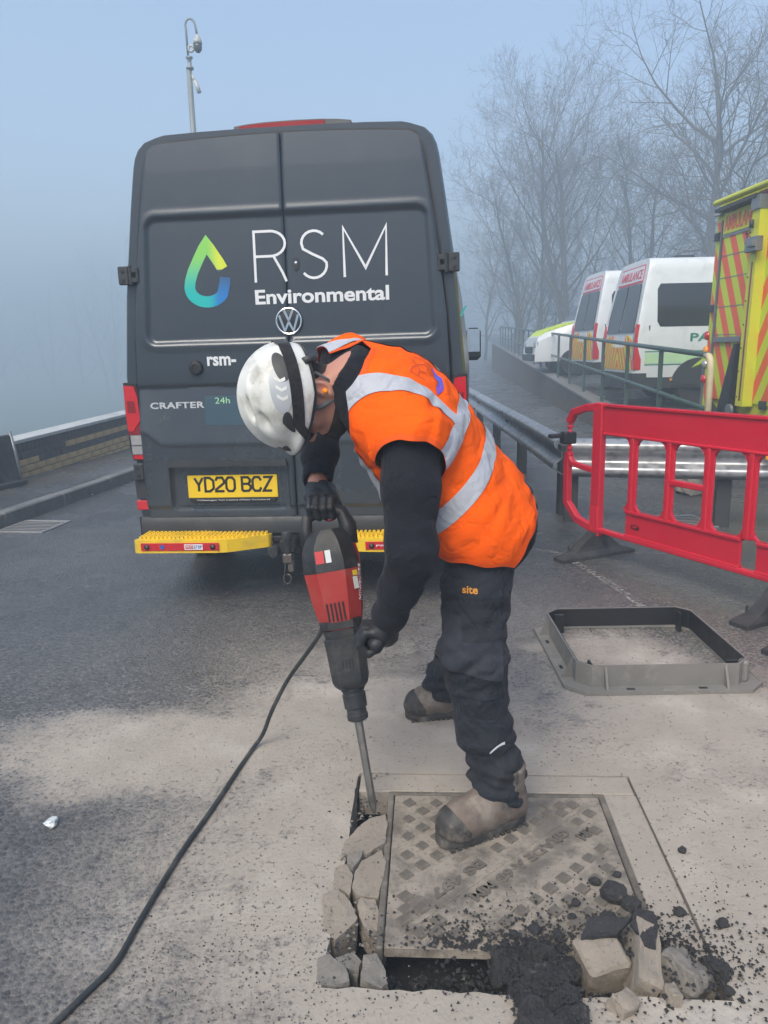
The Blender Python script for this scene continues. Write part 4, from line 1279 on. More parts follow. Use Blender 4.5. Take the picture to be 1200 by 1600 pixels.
MB().loft([[(-.16, -.05, 1.20), (-.10, -.05, 1.20), (-.10, -.11, 1.20), (-.16, -.11, 1.20)], [(-.42, -.05, .30), (-.12, -.05, .30), (-.12, -.16, .30), (-.42, -.16, .30)]]).build('lift_arm', M['black'], ya)
MB().tube([(-.85, -.05, .55), (-.6, -.13, .50), (-.40, -.15, .42), (-.34, -.13, .2)], .035, 8).box((-.25, -.12, .22), (.4, .14, .4), ch=.02).build('lift_linkage', M['black'], ya)
MB().lathe([(0, 0), (.07, 0), (.07, .03), (.03, .035), (0, .035)], 20, Matrix.Translation((.0, -.17, .47)) @ Matrix.Rotation(R(90), 4, 'X')).build('lift_pulley', M['grey_metal'], ya, True, auto=40)
MB().prism([(.16, .55), (.72, .55), (.72, 2.55), (.16, 2.55)], -.002, .02, yf).build('rear_door', M['chev_big'], ya)
MB().prism([(.60, .35), (.95, .35), (.95, 1.36), (.60, 1.36)], .02, .05, yf).build('lamp_panel', M['amb_yellow'], ya)
for z, mt in ((1.27, 'red_lens'), (1.09, 'orange_refl'), (.92, 'clear_lens'), (.74, 'red_lens')):
    MB().lathe([(0, 0), (.062, 0), (.058, .02), (.03, .032), (0, .035)], 20, Matrix.Translation((.68, yl(z) - .05, z)) @ Matrix.Rotation(R(90), 4, 'X')).build('round_lamp', M[mt], ya, True, auto=45)
    MB().lathe([(0, 0), (.055, 0), (.05, .02), (.03, .032), (0, .035)], 20, Matrix.Translation((-1.10, yl(z) - .012, z + .03)) @ Matrix.Rotation(R(90), 4, 'X')).build('round_lamp', M[mt], ya, True, auto=45)
for (x, z) in ((-.98, 1.62), (-1.0, 2.45), (.5, 1.62), (.42, .55)):
    MB().box((x, yl(z) - .03, z), (.12, .04, .09), ch=.008).build('door_hinge', M['trim'], ya)
for (x, mt) in ((-1.0, 'clear_lens'), (-.72, 'dark_red_lens'), (.02, 'dark_red_lens'), (.3, 'clear_lens')):
    MB().box((x, yl(2.74) - .03, 2.73), (.17, .07, .10), ch=.015).build('beacon', M[mt], ya)
MB().box((0, -.02, 2.83), (2.1, .08, .06), ch=.02).build('roof_lip', M['amb_yellow'], ya)
MB().box((.62, -.06, .26), (.30, .16, .32), ch=.02).build('step_tube', M['alu'], ya)
MB().box((-1.2, .05, .55), (.10, .05, .75), ch=.01).build('corner_post', M['grey_metal'], ya)
MB().loft([[(-1.50, .0, .90), (-1.12, .0, .98), (-1.12, .5, 1.0), (-1.50, .5, .93)], [(-1.46, .02, .93), (-1.14, .02, 1.06), (-1.14, .48, 1.08), (-1.46, .48, .96)]]).build('corner_cap', M['lime'], ya)
MB().box((-1.27, -.05, .28), (.38, .25, .15), ch=.05).build('corner_step', M['lime'], ya)
for sx in (-1, 1):
    MB().lathe([(.2, -.1), (.34, -.11), (.36, -.08), (.36, .08), (.34, .11), (.2, .1), (.05, .07)], 24, Matrix.Translation((sx * .95, 1.3, .36)) @ Matrix.Rotation(R(90), 4, 'Y')).build('wheel', M['tyre'], ya, True, auto=40)
MB().box((0, 2.0, .38), (1.9, 3.9, .14)).build('chassis', M['black'], ya)
# ------------------------------------------------------------------ the worker
def cloth(name, c, rough, wave=260, amt=.25, var=.18, dirt=None, damt=.4, dscale=4, sheen=.2, crease=.28, spec=.25):
    t = NT(name)
    cc = t.mix(t.noise(7, 6, .65), tuple(x * (1 - var) for x in c), tuple(min(1, x * (1 + var)) for x in c))
    if dirt: cc = t.mix(t.ramp(t.noise(dscale, 6, .7), .45, .8, 0, damt), cc, dirt)
    w = t.noise(wave, 2, .5)
    n1 = t.bump(w, amt, .002)
    rg = t.math('ABSOLUTE', t.math('SUBTRACT', t.noise(9, 3, .45, dist=.6), .5))       # sharp creases where two folds meet
    rg2 = t.math('ABSOLUTE', t.math('SUBTRACT', t.noise(24, 3, .5, dist=.4), .5))
    n2 = t.bump(t.ramp(rg, 0, .10), crease, .010, n1)
    n2 = t.bump(t.ramp(rg2, 0, .12), crease * .6, .005, n2)
    return t.set(color=cc, rough=rough, normal=n2, sheen=sheen, spec=spec)
M['vest'] = cloth('orange_hi_vis', (.95, .115, .002), .75, 420, .15, .05, sheen=0, dirt=(.70, .085, .006), damt=.35, dscale=6, spec=.08)
M['tape'] = cloth('silver_reflective_tape', (.42, .44, .49), .42, 300, .15, .10, dirt=(.27, .27, .29), damt=.5, dscale=6, sheen=0)
M['fleece'] = cloth('black_fleece', (.011, .012, .018), .95, 330, .5, .35, sheen=.04, dirt=(.03, .029, .03), damt=.25)
M['trousers'] = cloth('navy_work_trousers', (.018, .021, .029), .85, 380, .3, .3, sheen=.03, crease=.5, dirt=(.05, .047, .044), damt=.4, dscale=5)
M['trouser_patch'] = cloth('grey_navy_panel', (.030, .034, .046), .85, 380, .3, .25, sheen=.03, dirt=(.09, .085, .08), damt=.5, dscale=6)
M['glove'] = plain('coated_glove', (.014, .016, .019), .48, var=.3, vscale=20, bump=.25, bscale=240, dirt=(.07, .068, .064), dirt_amt=.4, dscale=12)
M['boot'] = plain('dusty_brown_leather', (.15, .118, .095), .75, var=.3, vscale=18, bump=.35, bscale=70, dirt=(.34, .30, .26), dirt_amt=.75, dscale=9)
M['boot_cap'] = plain('scuffed_toe_cap', (.035, .032, .030), .6, var=.4, vscale=25, bump=.3, bscale=90, dirt=(.28, .25, .21), dirt_amt=.6, dscale=14)
M['boot_sole'] = plain('boot_sole', (.045, .042, .040), .8, var=.3, bump=.3, dirt=(.28, .25, .22), dirt_amt=.7, dscale=12)
M['helmet'] = plain('scuffed_white_helmet', (.66, .67, .64), .38, var=.06, vscale=6, bump=.05, bscale=60, dirt=(.30, .28, .23), dirt_amt=.75, dscale=13)
M['helmet_grey'] = plain('grey_decal', (.40, .43, .45), .4)
M['strap'] = cloth('black_webbing', (.012, .012, .014), .8, 500, .3)
M['strap_grey'] = cloth('grey_webbing', (.12, .125, .13), .8, 500, .3)
M['earplug'] = plain('orange_foam', (.95, .28, .01), .8)
t = NT('skin')
c = t.mix(t.noise(9, 5, .6), (.42, .185, .125), (.55, .275, .20))
c = t.mix(t.ramp(t.noise(4, 3), .5, .8, 0, .5), c, (.46, .14, .10))
M['skin'] = t.set(color=c, rough=.5, normal=t.bump(t.noise(260, 3), .15, .002))
t.b.inputs['Subsurface Weight'].default_value = .12
t.b.inputs['Subsurface Radius'].default_value = (.02, .008, .004)
M['stubble'] = plain('short_dark_hair', (.030, .022, .018), .9, var=.5, vscale=120, bump=.5, bscale=500)
M['site_orange'] = plain('orange_thread', (.62, .27, .03), .8)
M['purple_print'] = None
t = NT('vest_drop_print')
c = t.mix(t.ramp(t.noise(14, 1), .4, .6), (.04, .10, .55), (.16, .06, .45))
M['purple_print'] = t.set(color=c, rough=.5)
M['faint_print'] = plain('dark_orange_print', (.55, .055, .012), .55)

def V3(*a): return np.array(a, float)
def unit(a): return a / np.linalg.norm(a)
PEL = V3(.292, 2.375, .955); NECK = V3(-.075, 2.27, 1.335)
S_ = unit(NECK - PEL)
B_ = V3(.66, -.30, .68); B_ = unit(B_ - S_ * (B_ @ S_)); R_ = np.cross(S_, B_)
LSH, LEL, LWR = V3(.075, 2.095, 1.165), V3(.072, 2.005, .868), V3(.0, 2.125, .632)
RSH, REL, RWR = V3(-.105, 2.435, 1.375), V3(-.205, 2.625, 1.165), V3(-.213, 2.452, .995)
LHP, LKN, LAN = V3(.292, 2.265, .90), V3(.248, 2.125, .505), V3(.325, 2.10, .10)
RHP, RKN, RAN = V3(.385, 2.50, .90), V3(.315, 2.655, .49), V3(.235, 2.80, .10)
TW = [(-.14, .228), (0, .222), (.15, .200), (.30, .208), (.42, .205), (.50, .165), (.56, .11), (.62, .075)]
TD = [(-.14, .120), (0, .122), (.15, .126), (.30, .136), (.42, .140), (.50, .12), (.56, .09), (.62, .07)]
def np_interp(tab, s): return np.interp(s, [a for a, _ in tab], [b for _, b in tab])
def torso(F, grow=0.0, p=2.3):
    s, r_, b = F.local(PEL, (S_, R_, B_))
    b = b - .030 * np.sin(np.clip(s / .57, 0, 1) * 3.14)       # rounded back
    w = np_interp(TW, s) + grow; d = np_interp(TD, s) + grow
    q = (np.abs(r_ / w) ** p + np.abs(b / d) ** p) ** (1 / p)
    f = (q - 1) * np.minimum(w, d)
    return np.maximum(f, np.maximum(s - .60, -.16 - s)).astype(np.float32)
def fold(P, k, warp, amp, sharp=1.0):
    """soft cloth folds: a warped wave along direction k (radians per metre), strong in some places and gone in others"""
    ph = P @ np.array(k)
    w = np.sin(P @ np.array([9., -7, 5])) + .8 * np.sin(P @ np.array([-13., 11, 17]) + 1.3) + .5 * np.sin(P @ np.array([31., 23, -19]))
    g = .55 + .45 * np.sin(P @ np.array([17., 21, -11]) + k[0] * .1) * np.sin(P @ np.array([-23., 15, 27]) + k[2] * .07)
    v = np.sin(ph + warp * w) + .45 * np.sin(1.9 * ph - 1.6 * warp * w + 1.)
    return amp * g * np.sign(v) * np.abs(v) ** sharp
def win(x, c, h): return np.clip(1 - np.abs(x - c) / h, 0, 1)

worker = empty('person', 'worker in orange hi-vis vest and white helmet bending over a demolition hammer', 'person', (.28, 2.35, 0))
ORIG = Matrix.Translation((-.28, -2.35, 0))
def part(o, parent=None):
    o.parent = parent or worker
    if not parent: o.matrix_local = ORIG
    return o

# --- head axes: crown points left and towards the camera, face to the ground
HU = unit(V3(-.90, -.36, .16)); HF = V3(-.10, -.16, -1.0); HF = unit(HF - HU * (HF @ HU)); HR = np.cross(HF, HU)
HC = V3(-.214, 2.252, 1.289)
def hp(u, f, r_): return HC + HU * u + HF * f + HR * r_
F = Field((-.46, 2.0, 1.08), (.06, 2.50, 1.52), .0036)
AX = (HU, HF, HR)
F.F = F.ell(hp(.035, -.005, 0), AX, (.095, .100, .078))
F.add(F.ell(hp(-.02, .015, 0), AX, (.085, .078, .068)), .03)
F.add(F.ell(hp(-.075, .055, 0), AX, (.042, .042, .046)), .035)        # jaw
F.add(F.ell(hp(-.10, .083, 0), AX, (.020, .018, .022)), .025)         # chin
for sg in (-1, 1):
    F.add(F.cone(hp(-.095, .07, sg * .012), hp(-.045, -.005, sg * .060), .016, .018), .03)   # jaw line
    F.add(F.ell(hp(-.012, .075, sg * .040), AX, (.020, .016, .022)), .02)   # cheekbone
    F.add(F.ell(hp(.030, .088, sg * .030), AX, (.009, .014, .026)), .015)   # brow
    F.cut(F.ell(hp(.012, .098, sg * .032), AX, (.013, .012, .018)), .012)   # eye socket
    F.add(F.ell(hp(.010, .082, sg * .031), AX, (.011, .011, .012)), .002)   # eyeball
F.add(F.cone(hp(.022, .094, 0), hp(-.022, .119, 0), .009, .012), .012)     # nose
for sg in (-1, 1): F.add(F.ell(hp(-.026, .108, sg * .012), AX, (.008, .009, .008)), .008)
F.add(F.ell(hp(-.055, .094, 0), AX, (.006, .012, .024)), .008); F.add(F.ell(hp(-.067, .092, 0), AX, (.006, .011, .021)), .008)
F.cut(F.ell(hp(-.061, .106, 0), AX, (.002, .008, .022)), .004)
F.add(F.cone(hp(-.03, -.03, 0), NECK + S_ * -.02, .060, .068), .03)
for sg in (-1, 1):                                                    # ears
    e0 = hp(-.016, -.018, sg * .080)
    eu, ef = unit(HU * .95 - HF * .25), unit(HF * .95 + HU * .25)
    F.add(F.ell(e0, (eu, ef, HR), (.036, .022, .014)), .006)
    F.cut(F.ell(e0 + eu * .004 + HR * sg * .013, (eu, ef, HR), (.024, .012, .011)), .003)
    F.add(F.ell(e0 - eu * .028 + ef * .004, (eu, ef, HR), (.009, .008, .008)), .006)
    F.add(F.ell(e0 + ef * .013 + HR * sg * .004, (eu, ef, HR), (.010, .005, .006)), .005)
Vh, Qh = F.net(1)
Nh = vnormals(Vh, Qh)
# arms, legs and trunk of the body under the clothes, in the same surface
F = Field((-.30, 1.93, .02), (.56, 2.90, 1.42), .012)
F.F = torso(F, -.03)
F.add(F.chain([(NECK - S_ * .10, .07), (NECK + S_ * .01, .062), (HC, .06)]), .03)
F.add(F.chain([(LSH, .06), (LEL, .043), (LWR, .028), (LWR + V3(-.02, .02, -.03), .026)]), .03)
F.add(F.chain([(RSH, .06), (REL, .043), (RWR, .031), (RWR + V3(0, -.02, -.025), .028)]), .03)
F.add(F.chain([(LHP, .085), (LKN, .055), (LAN, .038)]), .04)
F.add(F.chain([(RHP, .085), (RKN, .055), (RAN, .038)]), .04)
Vb, Qb = F.net(2)
V = np.concatenate([Vb, Vh]); Q = np.concatenate([Qb, Qh + len(Vb)])
body = part(np_mesh('body', V, Q, M['skin']))
# hair and stubble on the head
u = (Vh - HC) @ HU; f = (Vh - HC) @ HF; r_ = (Vh - HC) @ HR
vs, fs = clip_shell(Vh, Qh, Nh, [-.045 - f + .9 * np.minimum(u, 0), u + .040, .0135 - np.abs(u + .012) + 3 * np.maximum(0, np.abs(f + .018) - .024) + .02], .0012)
part(np_mesh('hair', vs, fs, M['stubble']))
vs, fs = clip_shell(Vh, Qh, Nh, [-.062 - u, f - .005, .105 - f + 0 * u], .0010)
part(np_mesh('beard', vs, fs, M['stubble']))
for sg in (-1,):
    e0 = hp(-.022, -.012, sg * .086)
    part(MB().lathe([(0, -.012), (.0075, -.010), (.0085, .004), (.006, .010), (0, .012)], 14, basis(e0, HU, HF, HR * sg)).build('ear_plug', M['earplug'], None, True))
# safety glasses: temple and lens
tp = [hp(.012, -.02, -.083), hp(.014, .03, -.083), hp(.012, .075, -.074), hp(.008, .098, -.058)]
gl = part(MB().tube(tp, .0032, 6).build('glasses', M['black'], None, True))
lens = MB().loft([[hp(-.012 + d, .098 + .03 * math.cos(a * 1.3), .062 * a) for a in (-1, -.7, -.35, 0, .35, .7, 1)] for d in (0, .014, .034)], closed=False).build('lens', M['dark_glass'], gl, True)

# --- helmet
HC2 = HC + HU * .020
def hq(u, f, r_): return HC2 + HU * u + HF * f + HR * r_
F = Field((-.52, 1.98, 1.05), (-.05, 2.50, 1.55), .0045)
hc = hq(.040, .004, 0)
F.F = F.ell(hc, AX, (.142, .150, .122))
F.add(F.ell(hq(.012, .115, 0), AX, (.022, .060, .085)), .02)           # peak
uu, ff, rr_ = F.local(HC2, AX)
for k, amp in ((0, .005), (.052, .003), (-.052, .003)):                 # moulded ridges over the crown
    F.F = F.F - (amp * np.exp(-((rr_ - k) / .012) ** 2) * (uu > .06)).astype(np.float32)
for sg in (-1, 1):                                                     # vent scoops
    for (a, b, c_) in ((.135, .060, .045), (.135, -.035, .058), (.10, .10, .07)):
        F.cut(F.ell(hq(a + .022, b, sg * c_), (unit(HU + .3 * HF), HF, HR), (.020, .034, .010)), .008)
edge = -.012 - .25 * ff * (ff < 0) + .10 * np.maximum(0, ff - .08)
F.F = np.maximum(F.F, edge + .016 * 0 - uu).astype(np.float32)
Vt, Qt = F.net(2); Nt = vnormals(Vt, Qt)
hel = part(np_mesh('helmet', Vt, Qt, M['helmet']))
def hl(Vx): return (Vx - HC2) @ HU, (Vx - HC2) @ HF, (Vx - HC2) @ HR
u, f, r_ = hl(Vt)
def hshell(name, mat, fields, off=.002):
    vs, fs = clip_shell(Vt, Qt, Nt, fields, off)
    o = np_mesh(name, vs, fs, mat); o.parent = hel
    return o
lineu = .050 - .22 * f - .9 * np.maximum(0, f - .09)
hshell('strap', M['strap'], [.0165 - np.abs(u - lineu) * .97], .0045)
hshell('decal', M['helmet_grey'], [1 - ((f - .005) / .062) ** 2 - ((u - lineu - .042) / .028) ** 2, .0 - r_], .0016)
hshell('decal', M['trim'], [1 - ((f + .060) / .040) ** 2 - ((u - lineu - .030) / .020) ** 2, .0 - r_], .0019)
hshell('decal', M['trim'], [1 - ((f - .085) / .026) ** 2 - ((u - lineu - .030) / .014) ** 2, .0 - r_], .0019)
for k in range(3):                                                     # pale arrow marks in the grey panel
    f0 = -.020 + .024 * k
    hshell('decal', M['helmet'], [.0045 - np.abs(f - f0 + np.abs(u - lineu - .040) * .6), .014 - np.abs(u - lineu - .040), .0 - r_], .0026)
hshell('rim', M['strap'], [.006 - np.abs(u - (-.012 - .25 * f * (f < 0) + .10 * np.maximum(0, f - .08)) - .004)], .002)
o = MB().box((0, 0, 0), (.030, .016, .030), ch=.004).xf(basis(hq(.03, .155, -.02), HU, HF, HR)).build('buckle', M['black'], hel)
MB().tube([hp(.012, .045, -.082), hp(-.02, .030, -.078), hp(-.055, .005, -.072), hp(-.085, .0, -.058), hp(-.108, .03, -.040)], [.006, .0075, .0075, .0075, .007], 6).build('chin_strap', M['strap_grey'], hel, True)
MB().tube([hp(.01, -.062, -.078), hp(-.03, -.048, -.078), hp(-.075, -.006, -.064)], .004, 6).build('chin_strap', M['strap_grey'], hel, True)
MB().tube([hq(.03, -.085, -.10), hq(.0, -.10, -.085), hq(-.015, -.105, -.05), hq(-.02, -.108, 0)], .011, 8).build('head_cradle', M['trim'], hel, True)

# --- fleece jumper with collar
def noise_disp(V, N, amp):
    return V + N * amp[:, None]
F = Field((-.31, 1.88, .56), (.50, 2.76, 1.48), .0068)
F.F = torso(F, -.004)
F.add(F.chain([(LSH - R_ * -.02, .084), (LSH * .6 + LEL * .4, .078), (LSH * .12 + LEL * .88, .066), (LEL, .064), (LEL * .55 + LWR * .45, .056), (LEL * .15 + LWR * .85, .047), (LEL * .08 + LWR * .92, .044)], .03), .045)
F.add(F.chain([(RSH, .085), (REL, .064), (REL * .5 + RWR * .5, .058), (RWR * .88 + REL * .12, .052)], .03), .045)
F.add(F.cone(NECK - S_ * .06, NECK + S_ * .020 + V3(-.012, 0, -.005), .095, .074), .03)
F.cut(F.cone(NECK + S_ * .012 + V3(-.012, 0, -.01), NECK + S_ * .15 + V3(-.06, 0, -.02), .064, .10), .012)
F.cut(F.cone(LWR + V3(.012, -.014, .036), LWR + unit(LWR - LEL) * .2, .034, .13), .008)
F.cut(F.cone(RWR + V3(0, 0, .004), RWR + unit(RWR - REL) * .2, .042, .12), .008)
V, Q = F.net(2); N = vnormals(V, Q)
def along(V, a, b):
    d = b - a
    return ((V - a) @ d) / (d @ d)
ta = along(V, LSH, LEL); tf = along(V, LEL, LWR)
near = np.linalg.norm(V - LEL, axis=1)
am = .0065 * np.exp(-(near / .13) ** 2) + .0022 + .003 * win(tf, .9, .25) * (np.linalg.norm(V - LWR, axis=1) < .15)
am = am + .004 * np.exp(-(np.linalg.norm(V - RWR, axis=1) / .13) ** 2)
V = V + N * (fold(V, (38, 16, 46), 2.2, 1.0, .8) * am * .6 + fold(V, (-58, -40, 40), 1.8, 1.0) * am * .5)[:, None]
jm = part(np_mesh('jumper', V, Q, M['fleece']))

# --- work trousers
F = Field((.06, 1.96, .03), (.60, 2.96, 1.10), .0068)
s, r_, b = F.local(PEL, (S_, R_, B_))
hips = F.ell(PEL + V3(.0, .005, -.015), (unit(V3(-.25, .96, .1)), V3(0, 0, 1), unit(V3(.96, .25, 0))), (.185, .155, .132))
F.F = hips
F.add(F.cone(PEL, PEL + S_ * .08, .105, .09), .04)
F.add(F.chain([(LHP, .118), (LHP * .5 + LKN * .5, .098), (LKN + V3(.006, 0, .03), .094), (LKN * .5 + LAN * .5, .080), (LAN + V3(.0, 0, .07), .074), (LAN + V3(.002, -.006, .02), .076)], .03), .06)
F.add(F.chain([(RHP, .118), (RHP * .5 + RKN * .5, .098), (RKN, .090), (RKN * .5 + RAN * .5, .080), (RAN + V3(0, 0, .06), .076), (RAN + V3(0, 0, .02), .078)], .03), .06)
F.F = np.maximum(F.F, .075 - .10 * (F.X - .325) * (F.Y < 2.45) - F.Z).astype(np.float32)
F.cut(F.cone((.325, 2.10, .11), (.325, 2.10, -.05), .062, .064), .008)
F.cut(F.cone((.235, 2.80, .11), (.235, 2.80, -.05), .062, .064), .008)
V, Q = F.net(2); N = vnormals(V, Q)
z = V[:, 2]
am = .0032 + .0085 * np.clip((.30 - z) / .16, 0, 1) + .0055 * np.exp(-((z - .56) / .12) ** 2) + .005 * np.exp(-((z - .86) / .08) ** 2)
am = am * 1.25
fd = fold(V, (12, 8, 88), 2.0, 1.0, .75) * am * np.where(z < .30, 1, .5) + fold(V, (-34, 20, 46), 1.7, 1.0, .8) * am * np.where(z < .3, .4, .9) + fold(V, (50, 10, -28), 1.3, 1.0, 1.) * am * .35
V = V + N * fd[:, None]
N = vnormals(V, Q)
tr = part(np_mesh('trousers', V, Q, M['trousers']))
TB = BVHTree.FromPolygons(V.tolist(), Q.tolist())
lt = along(V, LHP, LKN); ls = along(V, LKN, LAN)
left = (V[:, 1] < 2.37)
def tpatch(name, mat, fields, off=.0022):
    vs, fs = clip_shell(V, Q, N, fields + [2.36 - V[:, 1], -N[:, 1] - (.05 if 'pocket' in name else -.9)], off)
    o = np_mesh(name, vs, fs, mat); o.parent = tr
    return o
tpatch('knee_panel', M['trouser_patch'], [z - .505 + .25 * (V[:, 0] - .25), .665 - z + .9 * np.maximum(0, V[:, 0] - .27), .33 - V[:, 0]])
tpatch('knee_flap', M['trousers'], [z - .435, .50 - z - .25 * (V[:, 0] - .25), .31 - V[:, 0]], .004)
tpatch('pocket_flap', M['trousers'], [z - .715, .775 - z, V[:, 0] - .205, .335 - V[:, 0]], .006)
tpatch('pocket', M['trousers'], [z - .60, .72 - z, V[:, 0] - .215, .33 - V[:, 0]], .0035)
tpatch('reflective_piping', M['vinyl_white'], [.0042 - np.abs(z - .268 - .30 * (V[:, 0] - .30) - .02 * np.abs(np.sin((V[:, 0] - .28) * 40))), V[:, 0] - .290, .335 - V[:, 0], 2.09 - V[:, 1]], .003)
def project_text(bvh, name, body, mat, parent, c, a, b, n, size_w, size_h, off=.0022, bold=0.0):
    o = text(name, body, mat, None, Matrix(), .1, .0, bold, fit=(size_w, size_h))
    project(bvh, o, c, a, b, n, off)
    o.parent = parent
    return o
def project(bvh, o, c, a, b, n, off):
    a, b, n, c = Vector(a), Vector(b), Vector(n), Vector(c)
    me = o.data
    bm = bmesh.new(); bm.from_mesh(me)
    bmesh.ops.triangulate(bm, faces=bm.faces)
    bmesh.ops.subdivide_edges(bm, edges=[e for e in bm.edges if e.calc_length() > .012], cuts=2)
    for v in bm.verts:
        p = c + a * v.co.x + b * v.co.y
        h = bvh.ray_cast(p + n * .25, -n)
        q = h[0] if h[0] is not None else p
        v.co = q + n * off
    bm.to_mesh(me); bm.free()
project_text(TB, 'lettering', 'site', M['site_orange'], tr, (.222, 2.13, .728), (1, -.05, 0), (0, 0, 1), (-.1, -1, .1), .044, .021, .009, .002)

# --- boots
def boot(toe, heel, side_cut=False):
    toe, heel = np.array(toe, float), np.array(heel, float)
    d = unit(toe - heel); sd = np.cross(V3(0, 0, 1), d); up = V3(0, 0, 1)
    L = np.linalg.norm(toe - heel)
    lo = np.minimum(toe, heel) - .10; hi = np.maximum(toe, heel) + .10
    F = Field((lo[0], lo[1], -.01), (hi[0], hi[1], .24), .0048)
    P = lambda t, z, s=0: heel + d * (t * L) + up * z + sd * s
    F.F = F.chain([(P(.14, .062), .046), (P(.45, .058), .046), (P(.78, .056), .050), (P(.86, .052), .046)], .03)
    F.add(F.chain([(P(.20, .09), .052), (P(.22, .20), .060)], .03), .04)
    F.add(F.cone(P(.42, .105), P(.70, .070), .045, .042), .05)
    F.F = np.maximum(F.F, .028 - F.Z).astype(np.float32)
    F.F = np.maximum(F.F, F.Z - .20).astype(np.float32)
    V, Q = F.net(2); N = vnormals(V, Q)
    V = V + N * (fold(V, (60, 40, 90), 1.2, .0016))[:, None]
    o = part(np_mesh('boot', V, Q, M['boot']))
    t_ = ((V - heel) @ d) / L
    vs, fs = clip_shell(V, Q, N, [t_ - .76 - 2.2 * np.maximum(0, V[:, 2] - .055)], .0025)
    c = np_mesh('toe_cap', vs, fs, M['boot_cap']); c.parent = o
    vs, fs = clip_shell(V, Q, N, [.26 - t_ + .9 * (V[:, 2] - .05), .125 - V[:, 2]], .0022)
    c = np_mesh('heel_panel', vs, fs, M['boot']); c.parent = o
    vs, fs = clip_shell(V, Q, N, [.045 - np.abs(t_ - .30) * L * 1.6, V[:, 2] - .085], .0012)
    c = np_mesh('elastic_panel', vs, fs, M['boot_sole']); c.parent = o
    outl = []
    for k in range(40):
        a = k / 40 * 2 * math.pi
        x = math.cos(a); y = math.sin(a)
        t2 = .5 + .52 * np.sign(x) * abs(x) ** .75
        w = .052 * np.sign(y) * abs(y) ** .7 * (1.0 if t2 > .55 else .86 + .1 * abs(t2 - .5))
        outl.append((t2, w))
    so = MB()
    so.loft([[tuple(P(t2 * 1.0, zz, w * k)) for t2, w in outl] for zz, k in ((.006, .97), (.010, 1.0), (.030, 1.03), (.036, .98))])
    for k in range(13):                                                 # lugs round the edge
        for sg in (-1, 1):
            t2 = .06 + k * .073
            so.box(tuple(P(t2, .004, sg * .040)), (.013, .018, .008), Matrix.Rotation(math.atan2(d[1], d[0]), 3, 'Z'))
    so.build('sole', M['boot_sole'], o)
    return o
boot((.142, 1.985, 0), (.405, 2.118, 0))
boot((.072, 2.785, 0), (.345, 2.825, 0))

# --- gloves: five bent fingers closed on the grips
def glove(palm, fingers, wrist, cuff_r, lo, hi):
    F = Field(lo, hi, .0036)
    F.F = F.chain(palm, .02)
    for ch in fingers: F.add(F.chain(ch, .006), .007)
    F.add(F.chain(wrist, .012), .02)
    V, Q = F.net(1); N = vnormals(V, Q)
    V = V + N * fold(V, (90, 60, 120), 1.4, .0010)[:, None]
    return part(np_mesh('glove', V, Q, M['glove']))
# right hand on the top handle, bar runs left to right under the palm
GR = V3(-.195, 2.392, .925)
fing = []
for k, (dx, L) in enumerate(((-.036, .92), (-.013, 1.0), (.011, .98), (.033, .86))):
    a = GR + V3(dx, 0, 0)
    fing.append([(a + V3(-.002, -.020, .038), .0118), (a + V3(-.004, -.040 * L, .012), .0108), (a + V3(0, -.030 * L, -.020), .0100), (a + V3(.003, .0, -.032 * L), .0090)])
fing.append([(GR + V3(.040, .035, .035), .0125), (GR + V3(.050, .010, .010), .0115), (GR + V3(.045, -.018, -.010), .0105)])
glove([(GR + V3(-.030, .015, .036), .024), (GR + V3(.020, .015, .038), .024), (GR + V3(.012, .045, .052), .026), (GR + V3(-.025, .045, .050), .024), (GR + V3(-.030, .015, .036), .024)], fing,
      [(GR + V3(-.008, .045, .052), .030), (RWR + V3(.0, -.004, -.010), .034)], .04, (-.29, 2.29, .85), (-.10, 2.52, 1.03))
# left hand on the side grip
GL = V3(-.036, 2.150, .578)
fing = []
for k, (dy, L) in enumerate(((-.042, 1.1), (-.014, 1.22), (.014, 1.22), (.041, 1.08))):
    a = GL + V3(0, dy, 0)
    fing.append([(a + V3(.018, 0, .036), .0145), (a + V3(-.024 * L, -.002, .034), .0135), (a + V3(-.040 * L, 0, .000), .0125), (a + V3(-.018, 0, -.028 * L), .0115)])
fing.append([(GL + V3(.028, -.030, .012), .0135), (GL + V3(.010, -.046, -.012), .0120), (GL + V3(-.012, -.044, -.026), .0105)])
glove([(GL + V3(.024, -.030, .032), .028), (GL + V3(.024, .028, .034), .028), (GL + V3(.036, .0, .012), .030), (GL + V3(.024, -.030, .032), .028)], fing,
      [(GL + V3(.030, -.004, .030), .036), (LWR + V3(.008, -.008, .022), .038)], .04, (-.13, 2.03, .50), (.08, 2.25, .70))

# --- hi-vis vest
F = Field((-.20, 1.94, .70), (.58, 2.62, 1.54), .0062)
F.F = torso(F, .014, 2.2)
F.add(F.chain([(NECK - S_ * .09 + B_ * .01, .105), (RSH - S_ * .01, .088)], .03), .06)
F.add(F.cone(RSH, RSH + V3(-.060, -.03, .0), .085, .058), .04)
F.add(F.chain([(NECK - S_ * .10 + B_ * .01, .105), (LSH - S_ * .01 + R_ * .015, .112)], .03), .06)
F.add(F.chain([(PEL + V3(.005, -.03, -.02), .136), (PEL + V3(.015, -.07, -.06), .132)], .03), .08)
F.add(F.chain([((.0, 2.27, 1.19), .075), ((.035, 2.25, 1.01), .055)], .03), .05)
s, r_, b = F.local(PEL, (S_, R_, B_))
F.add(F.chain([((.20, 2.25, .95), .13), ((.27, 2.23, .87), .125)], .03), .09)
V, Q = F.net(2); N = vnormals(V, Q)
s = (V - PEL) @ S_; r_ = (V - PEL) @ R_; b = (V - PEL) @ B_
